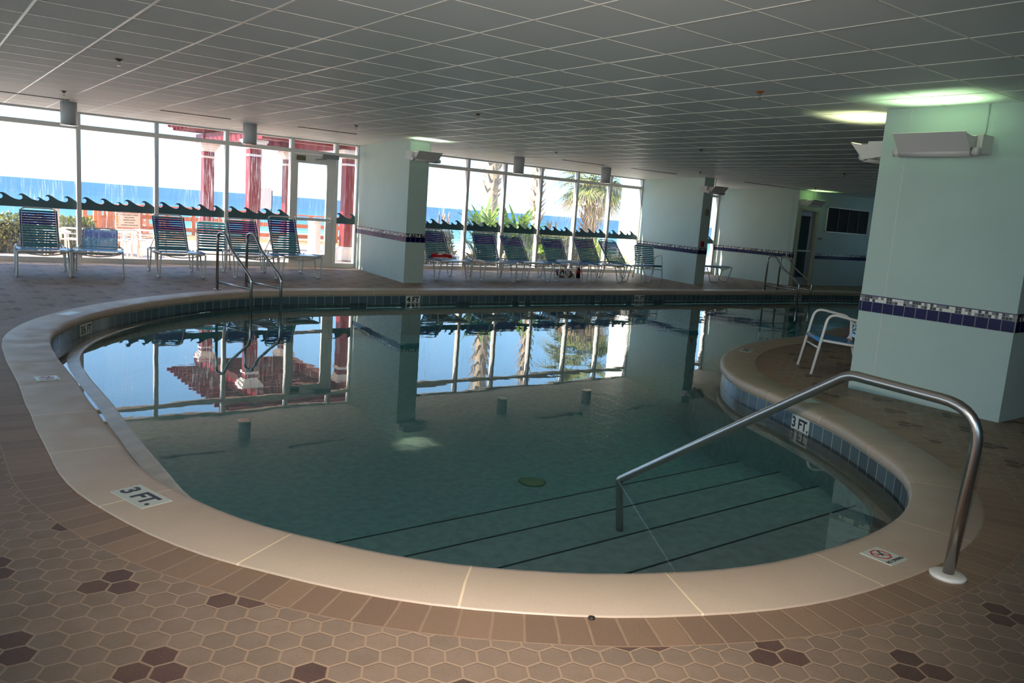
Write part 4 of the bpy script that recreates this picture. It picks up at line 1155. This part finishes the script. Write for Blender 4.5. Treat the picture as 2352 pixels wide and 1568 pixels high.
def blade(mb, base, az, L, w, lean, droop, n=6, mi=0, fold=.25):
    d = Vector((math.cos(az), math.sin(az), 0)); s_ = Vector((-d.y, d.x, 0)); p = Vector(base); vs = []
    a = lean
    for k in range(n + 1):
        t = k / n; ww = w * (math.sin(PI * (t * .8 + .16)) if t < 1 else 0.02)
        vs += [p - s_ * ww + Vector((0, 0, ww * fold)), p, p + s_ * ww + Vector((0, 0, ww * fold))]
        p = p + (d * math.sin(a) + Vector((0, 0, math.cos(a)))) * (L / n); a += droop / n
    fs = []
    for k in range(n):
        b = k * 3; fs += [(b, b + 1, b + 4, b + 3), (b + 1, b + 2, b + 5, b + 4)]
    mb.add(vs, fs, mi, True)
def strapbush(x, y, h, n, label, seed, w=.055, name='strap_leaf_shrub', m='shrub', stems=3, group=None):
    rnd = random.Random(seed); r = empty(name, (x, y, -.03), 0, label, 'shrub', group)
    mb = MB()
    for k in range(n):
        bx_, by_, bz = rnd.gauss(0, .16), rnd.gauss(0, .14), rnd.uniform(.05, h * .5)
        blade(mb, (bx_, by_, bz), rnd.uniform(0, 2 * PI), h * rnd.uniform(.45, .75), w * rnd.uniform(.7, 1.2), rnd.uniform(.05, .9), rnd.uniform(.3, 1.6))
    mb.build('leaves', M[m], r)
    mb = MB()
    for k in range(stems): mb.tube([(rnd.gauss(0, .1), rnd.gauss(0, .1), 0), (rnd.gauss(0, .14), rnd.gauss(0, .1), h * .5)], .03, 6)
    mb.build('stem', M['trunk'], r); return r
strapbush(12.95, 18.5, 1.85, 120, 'tall shrub with broad bright strap leaves outside, left of the middle mullion', 31, .06, group='broad leaved shrubs outside')
strapbush(14.25, 18.75, 1.75, 90, 'broad strap leaved shrub outside, right hand one of the two', 32, .06, group='broad leaved shrubs outside')
strapbush(14.1, 17.6, .75, 60, 'low broad leaved plant at the window foot under the shrub', 33, .05, group='broad leaved shrubs outside')
strapbush(16.9, 18.1, .95, 170, 'clump of tall yellow green grass outside left of the annex wall', 34, .014, 'grass_clump', 'grass', 1)
strapbush(17.0, 17.3, .55, 90, 'small grass clump at the foot of the white annex wall', 35, .012, 'grass_clump', 'grass', 1)
for k, (x, y) in enumerate([(12.4, 19.9), (16.6, 20.1), (18.2, 20.0), (11.6, 20.4)]):
    rnd = random.Random(50 + k); r = empty('sea_oats', (x, y, -.03), 0, ['sea oats with reddish heads left of the big shrub', 'sea oats with reddish heads left of the crowned palm', 'sea oats with reddish heads right of the crowned palm', 'sea oats with reddish heads near the first fin'][k], 'grass', 'sea oats outside')
    mb = MB(); mh = MB()
    for j in range(14):
        az = rnd.uniform(0, 6.28); L = rnd.uniform(.9, 1.25); e = Vector((math.cos(az) * .15, math.sin(az) * .15, L))
        mb.tube([(0, 0, 0), e * .6, e], .005, 4); mh.blob(e + Vector((0, 0, .05)), (.025, .025, .10), j, .1, 6)
    mb.build('stalks', M['oat'], r); mh.build('seed_heads', M['oat'], r)

def palm(x, y, r0, h, label, seed, crown=None, boots=(0, 1)):
    rnd = random.Random(seed); r = empty('palm_tree', (x, y, -.05), 0, label, 'palm tree', 'palm trees outside')
    mb = MB(); pts = []; rad = []
    n = 14
    for k in range(n + 1):
        t = k / n; pts.append(Vector((.08 * math.sin(t * 2.5 + seed), .05 * math.cos(t * 2), h * t))); rad.append(r0 * (1.12 - .25 * t + .06 * math.sin(t * 40)))
    mb.tube(pts, rad, 14); mb.build('trunk', M['trunk'], r)
    mb = MB(); nb = int((boots[1] - boots[0]) * h * 26)
    for k in range(nb):
        t = boots[0] + (boots[1] - boots[0]) * k / nb; az = k * 2.4; c = Vector((.08 * math.sin(t * 2.5 + seed), .05 * math.cos(t * 2), h * t))
        d = Vector((math.cos(az), math.sin(az), 0)); s_ = Vector((-d.y, d.x, 0)); rr = r0 * 1.02
        L = rnd.uniform(.16, .34); w_ = rnd.uniform(.05, .08)
        b = c + d * (rr - .02); m1 = c + d * (rr + .06 + L * .25) + Vector((0, 0, L * .55)); tip = c + d * (rr + .05 + L * rnd.uniform(.35, .8)) + Vector((0, 0, L))
        mb.add([b - s_ * w_, b + s_ * w_, m1 + s_ * w_ * .6, m1 - s_ * w_ * .6, tip, b + d * .05 - Vector((0, 0, .04)), m1 + d * .03], [(0, 1, 2, 3), (3, 2, 4), (1, 5, 6, 2), (5, 0, 3, 6), (6, 3, 4), (2, 6, 4), (0, 5, 1)])
    mb.build('boots', M['boot'] if crown else M['boot_grey'], r)
    if crown:
        nf, fz, Lf = crown; top = Vector((.08 * math.sin(2.5 + seed), 0, fz))
        for dead in (False, True):
            mb = MB()
            for k in range(nf if not dead else nf // 3):
                az = k * 2.399 + rnd.uniform(-.2, .2); el = rnd.uniform(-.1, 1.2) if not dead else rnd.uniform(-.9, -.1)
                L = Lf * rnd.uniform(.8, 1.1); p = top + Vector((0, 0, rnd.uniform(-.2, .35))); d = Vector((math.cos(az) * math.cos(el), math.sin(az) * math.cos(el), math.sin(el)))
                st = []
                for j in range(7):
                    st.append(p.copy()); p = p + d * (L * .5 / 6); d = (d + Vector((0, 0, -.09))).normalized()
                mb.tube(st, .014, 5)
                hub = st[-1]; side = d.cross(Vector((0, 0, 1))).normalized(); upv = side.cross(d)
                for j in range(30):
                    a = -1.9 + 3.8 * j / 29 + rnd.uniform(-.05, .05); q = (d * math.cos(a) + side * math.sin(a) + Vector((0, 0, .1))).normalized(); LL = L * .62 * (1 - .25 * abs(a) / 1.9) * rnd.uniform(.85, 1.1)
                    pp = hub.copy(); vs = []; perp = q.cross(upv).normalized(); dr = q.copy()
                    for i in range(5):
                        ww = (.012, .024, .020, .012, .002)[i]; vs += [pp - perp * ww, pp + perp * ww]; pp = pp + dr * (LL / 4); dr = (dr + Vector((0, 0, -.10 - .16 * i * (1.5 if dead else 1)))).normalized()
                    mb.add(vs, [(2 * i, 2 * i + 1, 2 * i + 3, 2 * i + 2) for i in range(4)], 0)
            mb.build('dry_fronds' if dead else 'fronds', M['dryfrond'] if dead else M['frond'], r)
    return r
palm(14.40, 20.5, .19, 7.5, 'tall palm trunk with jagged boots rising behind the broad leaved shrub', 1, None, (.26, .62))
palm(17.02, 21.5, .12, 7.5, 'thinner palm trunk beside a mullion, middle of the three palms', 2, None, (.16, .55))
palm(18.10, 19.9, .20, 2.35, 'short palm with drooping green fan fronds and brown boots', 3, (26, 2.55, 1.55), (.30, 1.0))

# ------------------------------------------------------------------ lights
w = bpy.data.worlds.new('World'); sc.world = w; w.use_nodes = True; nt = w.node_tree; nt.nodes.clear()
o_ = nt.nodes.new('ShaderNodeOutputWorld'); bg = nt.nodes.new('ShaderNodeBackground'); tc = nt.nodes.new('ShaderNodeTexCoord'); sp_ = nt.nodes.new('ShaderNodeSeparateXYZ'); rp = nt.nodes.new('ShaderNodeValToRGB')
nt.links.new(tc.outputs['Generated'], sp_.inputs[0]); nt.links.new(sp_.outputs[2], rp.inputs[0]); nt.links.new(rp.outputs[0], bg.inputs[0]); nt.links.new(bg.outputs[0], o_.inputs[0])
e = rp.color_ramp.elements; e[0].position = 0.0; e[0].color = (.52, .80, .98, 1); e[1].position = 1.0; e[1].color = (.16, .34, .80, 1)
a_ = e.new(.12); a_.color = (.35, .66, 1.0, 1); a_ = e.new(.35); a_.color = (.28, .52, .95, 1)
bg.inputs[1].default_value = SKYK
sd = Vector((-.80, .14, .52)).normalized()
L = bpy.data.lights.new('sun', 'SUN'); L.energy = 19.0; L.angle = math.radians(.6); L.color = (1, .90, .76)
so = bpy.data.objects.new('sun', L); COL.objects.link(so); so.rotation_euler = sd.to_track_quat('Z', 'Y').to_euler()

# ------------------------------------------------------------------ camera
f_px, pitch, roll, th = 1840.1, .15921, .072852, .651868
right0 = Vector((1, 0, 0)); fwd = Vector((0, math.cos(pitch), -math.sin(pitch))); up0 = right0.cross(fwd)
right = right0 * math.cos(roll) + up0 * math.sin(roll); up = up0 * math.cos(roll) - right0 * math.sin(roll)
Rz = Matrix.Rotation(-th, 3, 'Z')
right, up, fwd = Rz @ right, Rz @ up, Rz @ fwd
cam = bpy.data.cameras.new('camera'); cam.lens = 36 * f_px / 2352; cam.sensor_width = 36; cam.clip_end = 9000
co = bpy.data.objects.new('camera', cam); COL.objects.link(co)
co.matrix_world = Matrix(((right.x, up.x, -fwd.x, 0), (right.y, up.y, -fwd.y, 0), (right.z, up.z, -fwd.z, CAMZ), (0, 0, 0, 1)))
sc.camera = co
# the camera's own flash
L = bpy.data.lights.new('camera_flash', 'SPOT'); L.energy = FLASHK; L.color = (1, .89, .80); L.spot_size = math.radians(82); L.spot_blend = 1.0; L.shadow_soft_size = .02
fo = bpy.data.objects.new('camera_flash', L); COL.objects.link(fo)
mw = co.matrix_world.copy(); mw = mw @ Matrix.Rotation(math.radians(-1), 4, 'X'); mw.translation = co.matrix_world.translation + up * .14; fo.matrix_world = mw

sc.view_settings.view_transform = 'Standard'; sc.view_settings.look = 'None'; sc.view_settings.gamma = 1; sc.view_settings.use_curve_mapping = False
sc.view_settings.exposure = EXPO
sc.cycles.use_denoising = True
sc.cycles.transparent_max_bounces = 16
sc.cycles.max_bounces = 10; sc.cycles.diffuse_bounces = 5; sc.cycles.glossy_bounces = 5
sc.cycles.caustics_reflective = False; sc.cycles.caustics_refractive = False
sc.cycles.sample_clamp_indirect = 6
